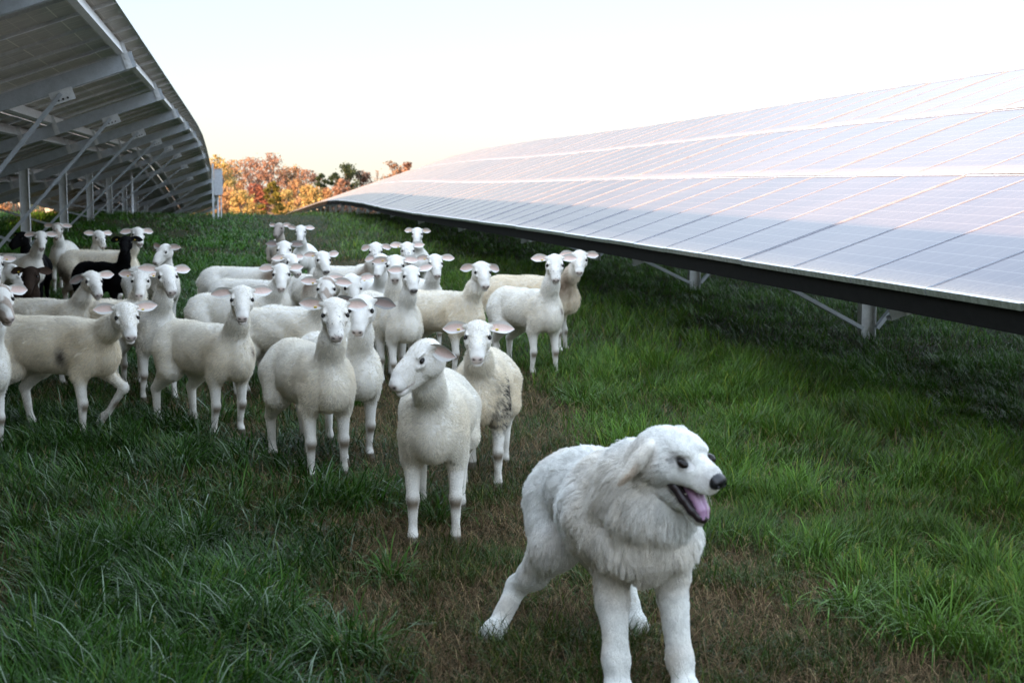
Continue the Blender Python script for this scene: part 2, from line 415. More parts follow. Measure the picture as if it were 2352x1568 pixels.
# ------------------------------------------------------------------ soft-blended bodies (distance field -> surface nets)
def unit(v): v = np.asarray(v, float); return v / np.linalg.norm(v)
class Field:
    """list of round cones and ellipsoids blended smoothly into one skin"""
    def __init__(s): s.p = []
    def cone(s, a, b, ra, rb, k=.03): s.p.append(('c', np.asarray(a, float), np.asarray(b, float), ra, rb, k)); return s
    def chain(s, pts, rad, k=.03):
        for a, b, ra, rb in zip(pts[:-1], pts[1:], rad[:-1], rad[1:]): s.cone(a, b, ra, rb, k)
        return s
    def ell(s, c, r, k=.03, M=None): s.p.append(('e', np.asarray(c, float), np.asarray(r, float), np.eye(3) if M is None else np.asarray(M, float), k)); return s
    def cut(s, a, b, ra, rb, k=.01): s.p.append(('x', np.asarray(a, float), np.asarray(b, float), ra, rb, k)); return s
    def bounds(s):
        lo, hi = np.full(3, 9e9), np.full(3, -9e9)
        for q in s.p:
            if q[0] == 'x': continue
            b0, b1 = s.bb(q); lo = np.minimum(lo, b0); hi = np.maximum(hi, b1)
        return lo, hi
    @staticmethod
    def bb(q):
        if q[0] in 'cx':
            return np.minimum(q[1] - q[3], q[2] - q[4]), np.maximum(q[1] + q[3], q[2] + q[4])
        e = np.sqrt(((q[3] * q[2][None, :]) ** 2).sum(1)); return q[1] - e, q[1] + e
    @staticmethod
    def dist(q, X, Y, Z):
        if q[0] in 'cx':
            _, a, b, ra, rb, k = q; d = b - a; L2 = max(d @ d, 1e-9)
            px, py, pz = X - a[0], Y - a[1], Z - a[2]
            t = np.clip((px * d[0] + py * d[1] + pz * d[2]) / L2, 0, 1)
            return np.sqrt((px - t * d[0]) ** 2 + (py - t * d[1]) ** 2 + (pz - t * d[2]) ** 2) - (ra + (rb - ra) * t)
        _, c, r, M, k = q
        px, py, pz = X - c[0], Y - c[1], Z - c[2]
        u = (px * M[0, 0] + py * M[1, 0] + pz * M[2, 0]); v = (px * M[0, 1] + py * M[1, 1] + pz * M[2, 1]); w = (px * M[0, 2] + py * M[1, 2] + pz * M[2, 2])
        k0 = np.sqrt((u / r[0]) ** 2 + (v / r[1]) ** 2 + (w / r[2]) ** 2)
        k1 = np.sqrt((u / r[0] ** 2) ** 2 + (v / r[1] ** 2) ** 2 + (w / r[2] ** 2) ** 2)
        return np.where(k0 < .05, -r.min(), k0 * (k0 - 1) / np.maximum(k1, 1e-9))
    def mesh(s, step, fine=None, fstep=None, warp=None):
        lo, hi = s.bounds(); lo -= .03; hi += .03
        ax = []
        for i in range(3):
            if fine is None: ax.append(np.arange(lo[i], hi[i] + step, step)); continue
            a, b = max(fine[0][i], lo[i]), min(fine[1][i], hi[i])
            ax.append(np.unique(np.concatenate([np.arange(lo[i], a, step), np.arange(a, b, fstep), np.arange(b, hi[i] + step, step)])))
            d = np.diff(ax[i]); ax[i] = ax[i][np.concatenate([[True], d > fstep * .4])]
        D = np.full([len(a) for a in ax], .5, np.float32)
        for q in s.p:
            b0, b1 = s.bb(q); k = q[-1]; m = k + step * 2.5
            sl = []
            for i in range(3):
                i0 = max(0, np.searchsorted(ax[i], b0[i] - m) - 1); i1 = np.searchsorted(ax[i], b1[i] + m) + 1; sl.append(slice(i0, i1))
            X = ax[0][sl[0]][:, None, None]; Y = ax[1][sl[1]][None, :, None]; Z = ax[2][sl[2]][None, None, :]
            d = s.dist(q, X, Y, Z).astype(np.float32); o = D[tuple(sl)]
            if q[0] == 'x':
                d = -d; h = np.clip(.5 - .5 * (o - d) / k, 0, 1); D[tuple(sl)] = o + (d - o) * h + k * h * (1 - h)
            else:
                h = np.clip(.5 + .5 * (o - d) / k, 0, 1); D[tuple(sl)] = o + (d - o) * h - k * h * (1 - h)
        if warp is not None: D += warp(ax).astype(np.float32)
        return nets(D, ax)

def nets(D, ax):
    ins = D < 0
    c = ins[:-1, :-1, :-1].astype(np.int8)
    for dx, dy, dz in ((1, 0, 0), (0, 1, 0), (1, 1, 0), (0, 0, 1), (1, 0, 1), (0, 1, 1), (1, 1, 1)):
        c = c + ins[dx:D.shape[0] - 1 + dx, dy:D.shape[1] - 1 + dy, dz:D.shape[2] - 1 + dz]
    act = (c > 0) & (c < 8); I, J, K = np.nonzero(act)
    idx = np.full(act.shape, -1, np.int32); idx[I, J, K] = np.arange(len(I))
    corner = {(a, b, e): D[I + a, J + b, K + e] for a in (0, 1) for b in (0, 1) for e in (0, 1)}
    acc = np.zeros((len(I), 3)); cnt = np.zeros(len(I))
    for a in corner:
        for axi in range(3):
            if a[axi]: continue
            b = list(a); b[axi] = 1; b = tuple(b)
            d0, d1 = corner[a], corner[b]; m = (d0 < 0) != (d1 < 0)
            t = np.where(m, d0 / np.where(m, d0 - d1, 1), 0)
            for i in range(3): acc[:, i] += np.where(m, t if i == axi else a[i], 0)
            cnt += m
    acc /= cnt[:, None]
    V = np.stack([ax[i][q] + acc[:, i] * (ax[i][q + 1] - ax[i][q]) for i, q in enumerate((I, J, K))], 1)
    F = []
    nx, ny, nz = D.shape
    for axi in range(3):
        sl0 = [slice(1, -1)] * 3; sl1 = [slice(1, -1)] * 3
        sl0[axi] = slice(0, -1); sl1[axi] = slice(1, None)
        s0 = ins[tuple(sl0)]; s1 = ins[tuple(sl1)]
        x = np.nonzero(s0 != s1); flip = s0[x]
        g = [x[i] + (0 if i == axi else 1) for i in range(3)]
        u, v = [(1, 2), (2, 0), (0, 1)][axi]
        def at(du, dv):
            h = list(g); h[u] = h[u] - du; h[v] = h[v] - dv; return idx[tuple(h)]
        q = np.stack([at(1, 1), at(0, 1), at(0, 0), at(1, 0)], 1)
        q = np.where(flip[:, None], q, q[:, ::-1]); F.append(q[(q >= 0).all(1)])
    return V, np.concatenate(F)

def relax(V, F, n=2, lam=.5):
    E = np.unique(np.sort(np.concatenate([F[:, [0, 1]], F[:, [1, 2]], F[:, [2, 3]], F[:, [3, 0]]]), 1), axis=0)
    cnt = np.bincount(E.ravel(), minlength=len(V))[:, None]
    for i in range(n):
        A = np.stack([np.bincount(E[:, 0], V[E[:, 1], j], len(V)) + np.bincount(E[:, 1], V[E[:, 0], j], len(V)) for j in range(3)], 1)
        V = V + (A / cnt - V) * (lam if i % 2 == 0 else -lam * .96)
    return V

def vert_normals(V, F):
    n = np.cross(V[F[:, 2]] - V[F[:, 0]], V[F[:, 3]] - V[F[:, 1]])
    N = np.stack([sum(np.bincount(F[:, c], n[:, j], len(V)) for c in range(4)) for j in range(3)], 1)
    return N / np.maximum(np.linalg.norm(N, axis=1, keepdims=True), 1e-12)

def rotm(yaw, pitch, roll=0):
    """columns: forward, left, up; yaw left-positive, pitch nose-down positive"""
    return np.array((Matrix.Rotation(yaw, 3, 'Z') @ Matrix.Rotation(pitch, 3, 'Y') @ Matrix.Rotation(roll, 3, 'X')))

def n3(P, sc, seed=0):
    """cheap 3-D blotch noise 0..1"""
    return (vnoise(P[:, 0] * sc + 7.3, P[:, 1] * sc + P[:, 2] * sc * .61, seed) + vnoise(P[:, 2] * sc + 3.1, P[:, 0] * sc - P[:, 1] * sc * .7, seed + 9)) / 2

def hair_obj(name, roots, pts, radius, cols, mat, parent):
    """pts: (n, m, 3) strands"""
    n, m = pts.shape[:2]
    hc = bpy.data.hair_curves.new(name); hc.add_curves([m] * n)
    hc.attributes['position'].data.foreach_set('vector', pts.astype(np.float32).ravel())
    a = hc.attributes.get('radius') or hc.attributes.new('radius', 'FLOAT', 'POINT')
    a.data.foreach_set('value', np.broadcast_to(radius, (n, m)).astype(np.float32).ravel().copy())
    c = hc.attributes.new('Col', 'FLOAT_COLOR', 'CURVE'); q = np.ones((n, 4), np.float32); q[:, :3] = cols
    c.data.foreach_set('color', q.ravel())
    hc.materials.append(mat)
    return link(name, hc, parent)

def sample_surface(V, F, n, wfun=None):
    A = np.linalg.norm(np.cross(V[F[:, 2]] - V[F[:, 0]], V[F[:, 3]] - V[F[:, 1]]), axis=1)
    if wfun is not None: A = A * wfun(V[F].mean(1))
    f = F[rng.choice(len(F), n, p=A / A.sum())]
    u, v = rng.random((2, n, 1)); 
    w = [(1 - u) * (1 - v), u * (1 - v), u * v, (1 - u) * v]
    return sum(w[i] * V[f[:, i]] for i in range(4)), f, w

def mat_coat(name, rough=.85, bump=.24, scale=160, sheen=.12, spec=.2):
    t = NT(name); b = t.bsdf(Roughness=rough); b.inputs['Specular IOR Level'].default_value = spec
    at = t.n('ShaderNodeAttribute'); at.attribute_name = 'Col'
    n1 = t.noise(scale, 3, .6); n2 = t.noise(14, 4, .6)
    c = t.mix(1, at.outputs[0], t.ramp(n1.outputs[0], [(.25, (.90, .90, .90)), (.75, (1.06, 1.06, 1.06))]).outputs[0], 'MULTIPLY')
    c = t.mix(1, c, t.ramp(n2.outputs[0], [(.3, (.93, .92, .90)), (.65, (1.03, 1.03, 1.03))]).outputs[0], 'MULTIPLY')
    t.l(c, b.inputs['Base Color']); b.inputs['Sheen Weight'].default_value = sheen
    n3_ = t.noise(52, 4, .65); h = t.math('ADD', t.math('MULTIPLY', n1.outputs[0], .35), n3_.outputs[0])
    t.bump(h, b, bump, .011)
    return t.m
M_COAT = mat_coat('sheep_coat'); M_COAT_DARK = mat_coat('dark_sheep_coat', .95, .35, 160, 0.0, .06)
def mat_fur(name, tr=.35):
    t = NT(name); at = t.n('ShaderNodeAttribute'); at.attribute_name = 'Col'
    d = t.n('ShaderNodeBsdfDiffuse'); g = t.n('ShaderNodeBsdfTranslucent'); m = t.n('ShaderNodeMixShader'); m.inputs[0].default_value = tr
    t.l(at.outputs[0], d.inputs[0]); t.l(at.outputs[0], g.inputs[0]); t.l(d.outputs[0], m.inputs[1]); t.l(g.outputs[0], m.inputs[2])
    t.l(m.outputs[0], t.out.inputs[0]); return t.m
M_FLEECE = mat_fur('fleece_fibre', .5)
def mat_eye():
    t = NT('eye'); t.bsdf(**{'Base Color': (.012, .009, .007, 1), 'Roughness': .12, 'Specular IOR Level': .25}); return t.m
M_EYE = mat_eye()
M_TAG = simple('ear_tag_yellow', (.75, .55, .06), .4)

eye_me = None
def eye_mesh():
    global eye_me
    if eye_me is None:
        f = Field().ell((0, 0, 0), (.0172, .012, .0100)); V, F = f.mesh(.003); eye_me = mesh_np('eye', V, F, [M_EYE], smooth=True)
    return eye_me

def ear_sheet(root, out, up, fwd, L, W, cup, curl=0.0, n=12, m=7):
    """leaf-shaped cupped shell; returns verts, faces, inner mask"""
    vs, inner = [], []
    for side in (0, 1):
        for i in range(n + 1):
            u = i / n
            w = W * .5 * ((.50 + .50 * math.sin(math.pi / 2 * u / .52)) if u < .52 else math.cos(math.pi / 2 * ((u - .52) / .48) ** 1.2) ** .95)
            w = max(w, .003)
            for j in range(m + 1):
                v = -1 + 2 * j / m; c = cup * (v * v) * (1 - .35 * u) * (w / (W * .5))
                p = root + out * (L * u) + up * (w * v) + fwd * (c - .004 * side * (1 - v ** 4)) - up * (curl * L * u * u)
                vs.append(p); inner.append(side == 0)
    fs = []
    for side in (0, 1):
        o = side * (n + 1) * (m + 1)
        for i in range(n):
            for j in range(m):
                a = o + i * (m + 1) + j; q = [a, a + 1, a + m + 2, a + m + 1]
                fs.append(q if side else q[::-1])
    return np.array(vs), np.array(fs), np.array(inner)

WHITE = np.array([.71, .70, .67]); CREAM = np.array([.71, .645, .535]); PINK = np.array([.55, .40, .36])
S_COUNT = [0]
class HeadScale:
    def __init__(s, f, k): s.f, s.k = f, k
    def ell(s, c, r, k=.03, M=None): s.f.ell(c, np.asarray(r) * s.k, k, M)
    def cone(s, a, b, ra, rb, k=.03): s.f.cone(a, b, ra * s.k, rb * s.k, k)
    def cut(s, a, b, ra, rb, k=.01): s.f.cut(a, b, ra * s.k, rb * s.k, k)
def sheep(label, px, py, yaw, head=(0, 38, 0), size=1.0, coat='white', neck=(54, .36), lod=1, legs=None, ears=(8, 8), face=None, tag_ears=(), wool=.3, marks=(), fleece=0, group='flock of sheep gathered between the panel rows', tail=True, hsize=1.0, nb=.45, girth=1.0, nocol=False):
    """px,py: photo point midway between the eyes. yaw: 0 faces the lens, + turns its nose to the right of the photo, degrees.
    head=(yaw, pitch, roll) of the head relative to the same 0 (facing the lens)"""
    s_ = size
    fine, step = {0: (.0048, .009), 1: (.0065, .0125), 2: (.009, .016)}[lod]
    hy = R(head[0] - yaw); hp = R(head[1]); hr = R(head[2])      # head turn relative to the body, + to the photo's right
    # photo right seen from the front = the animal's own left
    N0 = np.array([.260, 0, .615]); el = R(neck[0]); az = hy * nb
    nd = np.array([math.cos(el) * math.cos(az), math.cos(el) * math.sin(az), math.sin(el)])
    H0 = N0 + nd * (neck[1] + .022)
    M = rotm(hy, hp, hr); HS = .93 * hsize; hl = lambda x, y, z: H0 + M @ np.array([x + .12 * max(0, x - .05), y, z]) * HS
    f = Field(); g = girth * .93
    f.ell((.19, 0, .545), (.215, .128 * g, .168), .05).ell((-.07, 0, .545), (.33, .166 * g, .162 * (1 + (g - 1) * .6)), .07).ell((-.34, 0, .575), (.160, .132, .142), .07)
    f.ell((-.09, 0, .645), (.34, .080, .065), .06)
    f.ell((.330, 0, .500), (.090, .080, .105), .05)
    for y in (-1, 1):
        f.ell((.245, y * .090, .52), (.10, .052, .15), .035); f.ell((-.35, y * .088, .50), (.130, .062, .165), .045)
    for y in (-1, 1): f.cut((-.205, y * .205, .645), (-.235, y * .190, .56), .050, .045, .07); f.cut((.115, y * .185, .60), (.10, y * .19, .45), .035, .035, .06)
    mid = N0 * .5 + H0 * .5 + np.array([.012, 0, -.012])
    f.chain([N0 + (0, 0, -.02), mid, hl(-.040, 0, -.020)], [.100, .057, .046], .05)
    # head
    fh = HeadScale(f, HS)
    fh.ell(hl(-.005, 0, .010), (.082, .066, .060), .025, M)
    fh.cone(hl(.03, 0, -.004), hl(.165, 0, -.022), .059, .041, .02)
    fh.cone(hl(-.01, 0, -.055), hl(.150, 0, -.055), .050, .030, .02)
    fh.ell(hl(.085, 0, .024), (.085, .030, .024), .03, M)
    for y in (-1, 1):
        fh.ell(hl(.000, y * .042, -.040), (.066, .034, .056), .02, M)
        fh.ell(hl(.042, y * .061, .036), (.026, .010, .005), .010, M)
        fh.ell(hl(.055, y * .056, -.004), (.034, .018, .014), .012, M)
        fh.cone(hl(-.030, y * .05, .024), hl(-.036, y * .078, .028), .028, .011, .014)
        fh.ell(hl(.180, y * .019, -.020), (.024, .017, .020), .008, M)
        fh.cut(hl(.202, y * .013, -.024), hl(.196, y * .027, -.014), .004, .005, .005)
        fh.cut(hl(.05, y * .092, .016), hl(.058, y * .078, .013), .012, .009, .008)
    fh.ell(hl(.172, 0, -.064), (.028, .030, .017), .01, M)
    fh.cut(hl(.21, 0, -.048), hl(.13, .05, -.056), .0035, .0035, .005); fh.cut(hl(.21, 0, -.048), hl(.13, -.05, -.056), .0035, .0035, .005)
    # legs: offsets of the feet fore-aft, or 'up' for a lifted foreleg
    lg = dict(fl=rng.uniform(-.05, .04), fr=rng.uniform(-.05, .04), hl=rng.uniform(-.06, .05), hr=rng.uniform(-.06, .05)); lg.update(legs or {})
    for y, nm in ((1, 'fl'), (-1, 'fr')):
        o = lg[nm]
        if o == 'up':
            pts = [(.25, y * .092, .50), (.25, y * .098, .41), (.40, y * .095, .30), (.285, y * .095, .145), (.25, y * .095, .12), (.22, y * .095, .07)]
        else:
            pts = [(.25, y * .09, .50), (.22 + o * .2, y * .098, .40), (.240 + o * .6, y * .095, .220), (.234 + o, y * .095, .085), (.242 + o, y * .095, .06), (.260 + o, y * .095, .020)]
        f.chain(pts[:3], [.062, .042, .0255], .03); f.chain(pts[2:], [.0265, .0175, .021, .025], .012)
        f.ell(np.array(pts[2]) + (.005, 0, 0), (.0265, .0255, .036), .015)
    for y, nm in ((1, 'hl'), (-1, 'hr')):
        o = lg[nm]
        pts = [(-.33, y * .085, .53), (-.25 + o * .3, y * .112, .405), (-.42 + o * .8, y * .10, .265), (-.40 + o, y * .095, .085), (-.39 + o, y * .095, .06), (-.373 + o, y * .095, .02)]
        f.chain(pts[:3], [.110, .068, .0305], .035); f.chain(pts[2:], [.0305, .0195, .023, .026], .014)
    if tail: f.chain([(-.47, 0, .64), (-.52, 0, .56), (-.525, 0, .43)], [.033, .027, .015], .03)
    ph = rng.random(6) * 6
    amp = .004 + .004 * wool
    def warp(ax):
        X = ax[0][:, None, None]; Y = ax[1][None, :, None]; Z = ax[2][None, None, :]
        return (amp * (np.sin(X * 23 + ph[0] + 2 * np.sin(Z * 13 + ph[1])) * np.sin(Z * 21 + ph[2]) + .6 * np.sin(Y * 31 + X * 11 + ph[3]))
                * np.clip((.42 - np.hypot(X - .05, 0)) * 4, 0, 1) * np.clip((Z - .39) * 9, 0, 1) * np.clip((.9 - Z) * 6, 0, 1))
    hb = [hl(*q) for q in ((.215, 0, 0), (-.08, .09, .07), (-.08, -.09, .07), (.1, .07, -.09), (.1, -.07, -.09), (-.05, 0, -.1))]
    V, F = f.mesh(step, (np.min(hb, 0) - .01, np.max(hb, 0) + .01), fine, warp)
    V = relax(V, F, 2)
    Nn = vert_normals(V, F)
    # ---- coat colours (what the fleece itself is coloured like)
    q = (V - H0) @ M / HS; q[:, 0] = np.where(q[:, 0] > .05, .05 + (q[:, 0] - .05) / 1.12, q[:, 0])   # head coordinates
    n = len(V); col = np.tile(WHITE, (n, 1))
    def headmask(q):
        t = np.clip(q[:, 0] / .16, 0, 1); d = np.sqrt((q[:, 0] - t * .16) ** 2 + q[:, 1] ** 2 + (q[:, 2] + .02 + t * .02) ** 2)
        return 1 - sstep(.085, .165, d)
    hd = headmask(q)
    leg = 1 - sstep(.28, .40, V[:, 2])
    dirt = np.clip(wool * .8 + .45 * (n3(V, 5, 2) - .45) + .35 * sstep(.70, .52, V[:, 2]) * wool * 2, 0, 1) * (1 - hd) * (1 - leg)
    nk = np.exp(-(((V[:, 0] - .20) / .14) ** 2 + ((V[:, 2] - .62) / .16) ** 2)) * sstep(.05, .10, np.abs(V[:, 1]))
    dirt = np.clip(dirt + .35 * nk * (1 - hd) * n3(V, 17, 5) * 1.6, 0, 1)
    col = col * (1 - dirt[:, None]) + CREAM * dirt[:, None]
    hw = np.maximum(hd, leg) * .42; col = col * (1 - hw[:, None]) + np.array([.68, .63, .55]) * hw[:, None]
    # knee calluses, grubby lower legs, hooves
    kn = 1.25 * np.exp(-(((V[:, 2] - .195) / .03) ** 2)) * (V[:, 0] > .12) * sstep(.0, .6, Nn[:, 0])
    col = col * (1 - (kn * .75)[:, None]) + np.array([.16, .12, .075]) * (kn * .75)[:, None]
    gl = leg * sstep(.45, .6, n3(V, 26, 12)) * sstep(.2, .05, V[:, 2]); col = col * (1 - (gl * .45)[:, None]) + np.array([.25, .20, .13]) * (gl * .45)[:, None]
    hf = 1 - sstep(.048, .056, V[:, 2]); col = col * (1 - hf[:, None]) + np.array([.10, .085, .06]) * hf[:, None]
    def blend(mask, c):
        nonlocal col
        mask = np.clip(mask, 0, 1)[:, None]; col = col * (1 - mask) + np.asarray(c) * mask
    base_dark = None
    if coat == 'black': base_dark = np.array([.0045, .0043, .0046])
    if coat == 'brown': base_dark = np.array([.024, .016, .012])
    if coat == 'tan': blend(np.ones(n) * .55, (.30, .235, .175))
    if base_dark is not None: col = np.tile(base_dark, (n, 1)) * (.85 + .4 * n3(V, 30, 3))[:, None]
    if coat in ('white', 'tan'):
        rim = np.exp(-((np.hypot(np.hypot(q[:, 0] - .05, (q[:, 2] - .012) * 1.3), np.abs(np.abs(q[:, 1]) - .068)) / .016) ** 2))
        blend(rim * .34, (.12, .09, .075))
        nose = sstep(.186, .198, q[:, 0] - .25 * (np.abs(q[:, 2] + .022) - .01)) * (q[:, 2] > -.045) * hd
        blend(nose * (.55 if face != 'dark_nose' else .8), PINK if face != 'dark_nose' else (.06, .05, .05))
        for y in (-1, 1):
            d = np.sqrt((q[:, 0] - .199) ** 2 + (q[:, 1] - y * .019) ** 2 + ((q[:, 2] + .018) * 1.3) ** 2); blend(1.3 * np.exp(-(d / .0095) ** 2), (.06, .045, .045))
        mo = np.exp(-((q[:, 2] + .049 + .06 * np.abs(q[:, 1])) / .004) ** 2) * (q[:, 0] > .12); blend(mo * .6, (.25, .16, .14))
        lip = sstep(.172, .19, q[:, 0]) * (q[:, 2] < -.045) * hd; blend(lip * .12, PINK)
    if face == 'speckled':
        sp = (n3(q, 120, 21) > .63) * hd * sstep(.04, .12, q[:, 0] + .5 * q[:, 2]) ; blend(sp * .8, (.10, .085, .08))
    if face == 'mottled':
        sp = sstep(.48, .62, n3(q, 24, 22)) * hd * (q[:, 0] > -.05); blend(sp * .75, (.22, .15, .10))
    if face == 'freckled':
        sp = (n3(q, 150, 23) > .72) * hd * (q[:, 0] > .08) * (q[:, 2] > -.045); blend(sp * .8, (.12, .10, .09))
    if face == 'grey': blend(hd * sstep(-.1, .06, q[:, 0]) * .8, (.24, .20, .175))
    for kind in marks:
        if kind == 'side_patch': blend(np.exp(-(((V[:, 0] - .12) / .035) ** 2 + ((V[:, 2] - .50) / .05) ** 2)) * (V[:, 1] < 0), (.13, .11, .09))
        if kind == 'black_specks':
            m_ = (n3(V, 80, 31) > .53) * np.exp(-(((V[:, 0] - .20) / .13) ** 2 + ((V[:, 2] - .50) / .15) ** 2)) * (V[:, 1] > .05); blend(m_ * 1.8, (.02, .02, .024)); blend(1.2 * np.exp(-(((V[:, 0] - .25) / .03) ** 2 + ((V[:, 2] - .47) / .05) ** 2)) * (V[:, 1] > .04) * (n3(V, 60, 33) > .40), (.02, .02, .025))
        if kind == 'brown_neck': blend(np.exp(-(((V[:, 0] - .30) / .10) ** 2 + ((V[:, 2] - .66) / .14) ** 2)) * n3(V, 11, 5) * 1.5 * (1 - hd), (.17, .11, .065))
        if kind == 'dark_rump': blend(sstep(-.2, -.4, V[:, 0]) * sstep(.62, .4, V[:, 2]) * n3(V, 12, 6) * 1.6, (.13, .10, .065))
        if kind == 'chest_spot': blend(np.exp(-(((V[:, 1] - .07) / .022) ** 2 + ((V[:, 2] - .56) / .035) ** 2)) * (V[:, 0] > .2), (.16, .11, .08))
        if kind == 'dark_patch': blend(sstep(.5, .62, n3(V, 9, 8)) * (V[:, 0] > .0) * (V[:, 2] < .7) * (1 - hd) * (1 - leg), (.12, .095, .08))
    # ---- ears
    EV, EF, EC = [], [], []
    off = 0
    for y, droop in ((1, ears[0]), (-1, ears[1])):
        a = R(droop + 3 + rng.uniform(-3, 3)); back = R(rng.uniform(6, 22))
        o = unit(M @ np.array([-math.sin(back), y * math.cos(a), -math.sin(a)]))
        fw = M @ np.array([1., 0, 0]); fw = unit(np.array([fw[0], fw[1], rng.uniform(-.05, .32)])); fw = unit(fw - o * (fw @ o)); u = np.cross(fw, o) * y
        L, Wd = (.138 * rng.uniform(.94, 1.06), .068)
        v, fc, inn = ear_sheet(hl(-.030, y * .056, .026), o, u, fw, L, Wd, .022, .05)
        if y < 0: fc = fc[:, ::-1]
        if coat in ('white', 'tan'):
            c = np.where(inn[:, None], np.array([.72, .55, .49]), WHITE * .98)
            edge = np.tile(np.abs(np.linspace(-1, 1, 8)), 26); c = np.where((inn & (edge > .55))[:, None], WHITE * .95, c)
            c = c * (.93 + .14 * n3(v, 40, 3))[:, None]
            if face == 'dark_ears' or ('dark_ear' in marks and y < 0): c = np.where(inn[:, None], c * .35, c * .25)
        else: c = np.tile(base_dark * (1.0 if coat == 'black' else 1.4), (len(v), 1)); c[inn] *= 1.6
        EV.append(v); EF.append(fc + n + off); EC.append(c); off += len(v)
    # ---- place it: the eyes must fall on the photo point
    th = YAW_FRONT + R(yaw)
    dirn = np.array([math.cos(th), math.sin(th)])
    eye_l = hl(.05, 0, .015) * s_
    d = ray(px, py); zt = CAM_H
    for _ in range(12):
        t = (zt - CAM_H) / d[2] if abs(d[2]) > 1e-6 else 20
        e = CAMP + d * t
        xy = e[:2] - np.array([dirn[0] * eye_l[0] - dirn[1] * eye_l[1], dirn[1] * eye_l[0] + dirn[0] * eye_l[1]])
        zt = .5 * zt + .5 * (float(ground_z(*xy)) + eye_l[2])
    gz = float(ground_z(*xy))
    root = thing('sheep', label, 'sheep', (xy[0], xy[1], gz - .005), group, th)
    root.scale = (s_, s_, s_)
    allV = np.concatenate([V] + EV); me = mesh_np('body', allV, [F] + EF, [M_COAT_DARK if base_dark is not None else M_COAT], smooth=True)
    set_col(me, np.concatenate([col] + EC)); body = link('body', me, root)
    for y in (1, -1):
        e = link('eye', eye_mesh(), root); e.scale = (HS,) * 3; e.location = hl(.050, y * .0675, .014)
        e.rotation_euler = Matrix(M @ np.array(Matrix.Rotation(y * R(14), 3, 'Z')) @ np.array(Matrix.Rotation(R(16), 3, 'Y'))).to_euler()
    for sd in tag_ears:
        o = unit(M @ np.array([-.1, sd, -.12])); c = hl(-.018, sd * .066, .026) + o * .040; mb = MB(); u = M @ np.array([0, 0, 1.]); w = unit(M @ np.array([1., 0, .1]))
        q = [c - o * .008 - u * .005, c + o * .008 - u * .005, c + o * .008 + u * .005, c - o * .008 + u * .005]
        mb.hexa([*(p + w * .006 for p in q), *(p + w * .011 for p in q)]); mb.build('ear_tag', M_TAG, root)
    if fleece:
        P, fi, w = sample_surface(V, F, fleece)
        nn = unit_rows(sum(w[i] * Nn[fi[:, i]] for i in range(4))); cc = sum(w[i] * col[fi[:, i]] for i in range(4))
        qh = (P - H0) @ M / HS; hdm = headmask(qh)
        flow = np.tile(np.array([-.8, 0, -.6]), (len(P), 1)); flow[hdm > .3] = M @ np.array([-1, 0, -.1])
        flow += rng.normal(0, .25, flow.shape); flow -= nn * (flow * nn).sum(1, keepdims=True); flow = unit_rows(flow)
        lo = 1 - sstep(.3, .42, P[:, 2])
        L = (.013 + .013 * wool) * (1 - .72 * hdm) * (1 - .80 * lo) * rng.uniform(.6, 1.25, len(P)); L *= 1 - .999 * (qh[:, 0] > .165) * hdm
        ok = ~((np.hypot(np.hypot(qh[:, 0] - .05, qh[:, 2] - .014), np.abs(np.abs(qh[:, 1]) - .068)) < .022))
        lift = .55 + .3 * wool
        p0 = P - nn * .002; p1 = P + (nn * lift + flow * .5) * L[:, None] * .5; p2 = P + (nn * lift * .85 + flow) * L[:, None]
        pts = np.stack([p0, p1, p2], 1)[ok]
        hair_obj('fleece', None, pts, np.array([.0013, .0010, .0003]), np.minimum(cc * np.array([1.08, 1.065, 1.03]) * rng.uniform(.95, 1.2, (len(P), 1)) * (.92 + .18 * n3(P, 40, 44))[:, None], .92)[ok], M_FLEECE, root)
    return root
def unit_rows(a): return a / np.maximum(np.linalg.norm(a, axis=1, keepdims=True), 1e-9)
# heading of an animal that faces the lens: against FWD
YAW_FRONT = math.atan2(-FWD[1], -FWD[0])
# ------------------------------------------------------------------ the flock (eye point on the 2352-wide photo, body yaw, head yaw/pitch/roll)
sheep('white ewe nearest to the dog, chest to the lens with its head turned left', 952, 824, 0, (-54, 33, 4), 1.05, lod=0, ears=(14, 34), wool=.2, girth=1.12, fleece=52000, legs=dict(fl=.02, fr=.04), neck=(46, 0.36), nb=.10)
sheep('sheep staring straight ahead with wide level ears and black specks on its dirty side', 1097, 772, -3, (0, 30, 0), 1.0, lod=0, ears=(5, 5), wool=.6, marks=('black_specks',), tag_ears=(-1, 1), fleece=36000, neck=(51, 0.34))
sheep('big white ewe with a freckled nose and dark knees, yellow tag in one ear', 770, 721, 27, (10, 34, 0), 1.04, lod=0, ears=(10, 4), wool=.3, face='freckled', tag_ears=(-1,), girth=1.08, fleece=46000, neck=(58, 0.37))
sheep('white sheep half hidden behind the freckled ewe, its pink nose over her back', 829, 711, 30, (-6, 34, 0), 1.03, lod=0, ears=(14, 4), wool=.2, face='dark_ears', fleece=16000, legs=dict(fl=-.04, fr=.03), neck=(54, 0.38))
sheep('white ewe standing side on between the walking sheep and the freckled ewe', 556, 686, 45, (10, 32, 0), 1.05, lod=0, ears=(6, 6), wool=.38, fleece=34000, marks=('chest_spot',), legs=dict(hl=.05, hr=-.09, fl=-.04), neck=(54, 0.36))
sheep('cream sheep walking to the right with one foreleg lifted', 292, 727, 70, (26, 34, 0), 1.1, lod=0, ears=(-6, 2), wool=.6, marks=('side_patch',), tag_ears=(1,), legs=dict(fr=.0, fl='up', hl=.10, hr=-.02), fleece=36000, neck=(25, 0.35))
sheep('sheep cut off by the left frame edge with a smudged nose and a pink ear', 4, 684, 52, (40, 34, 0), 1.06, lod=0, ears=(6, 6), wool=.15, face='mottled', fleece=16000, neck=(60, .38))
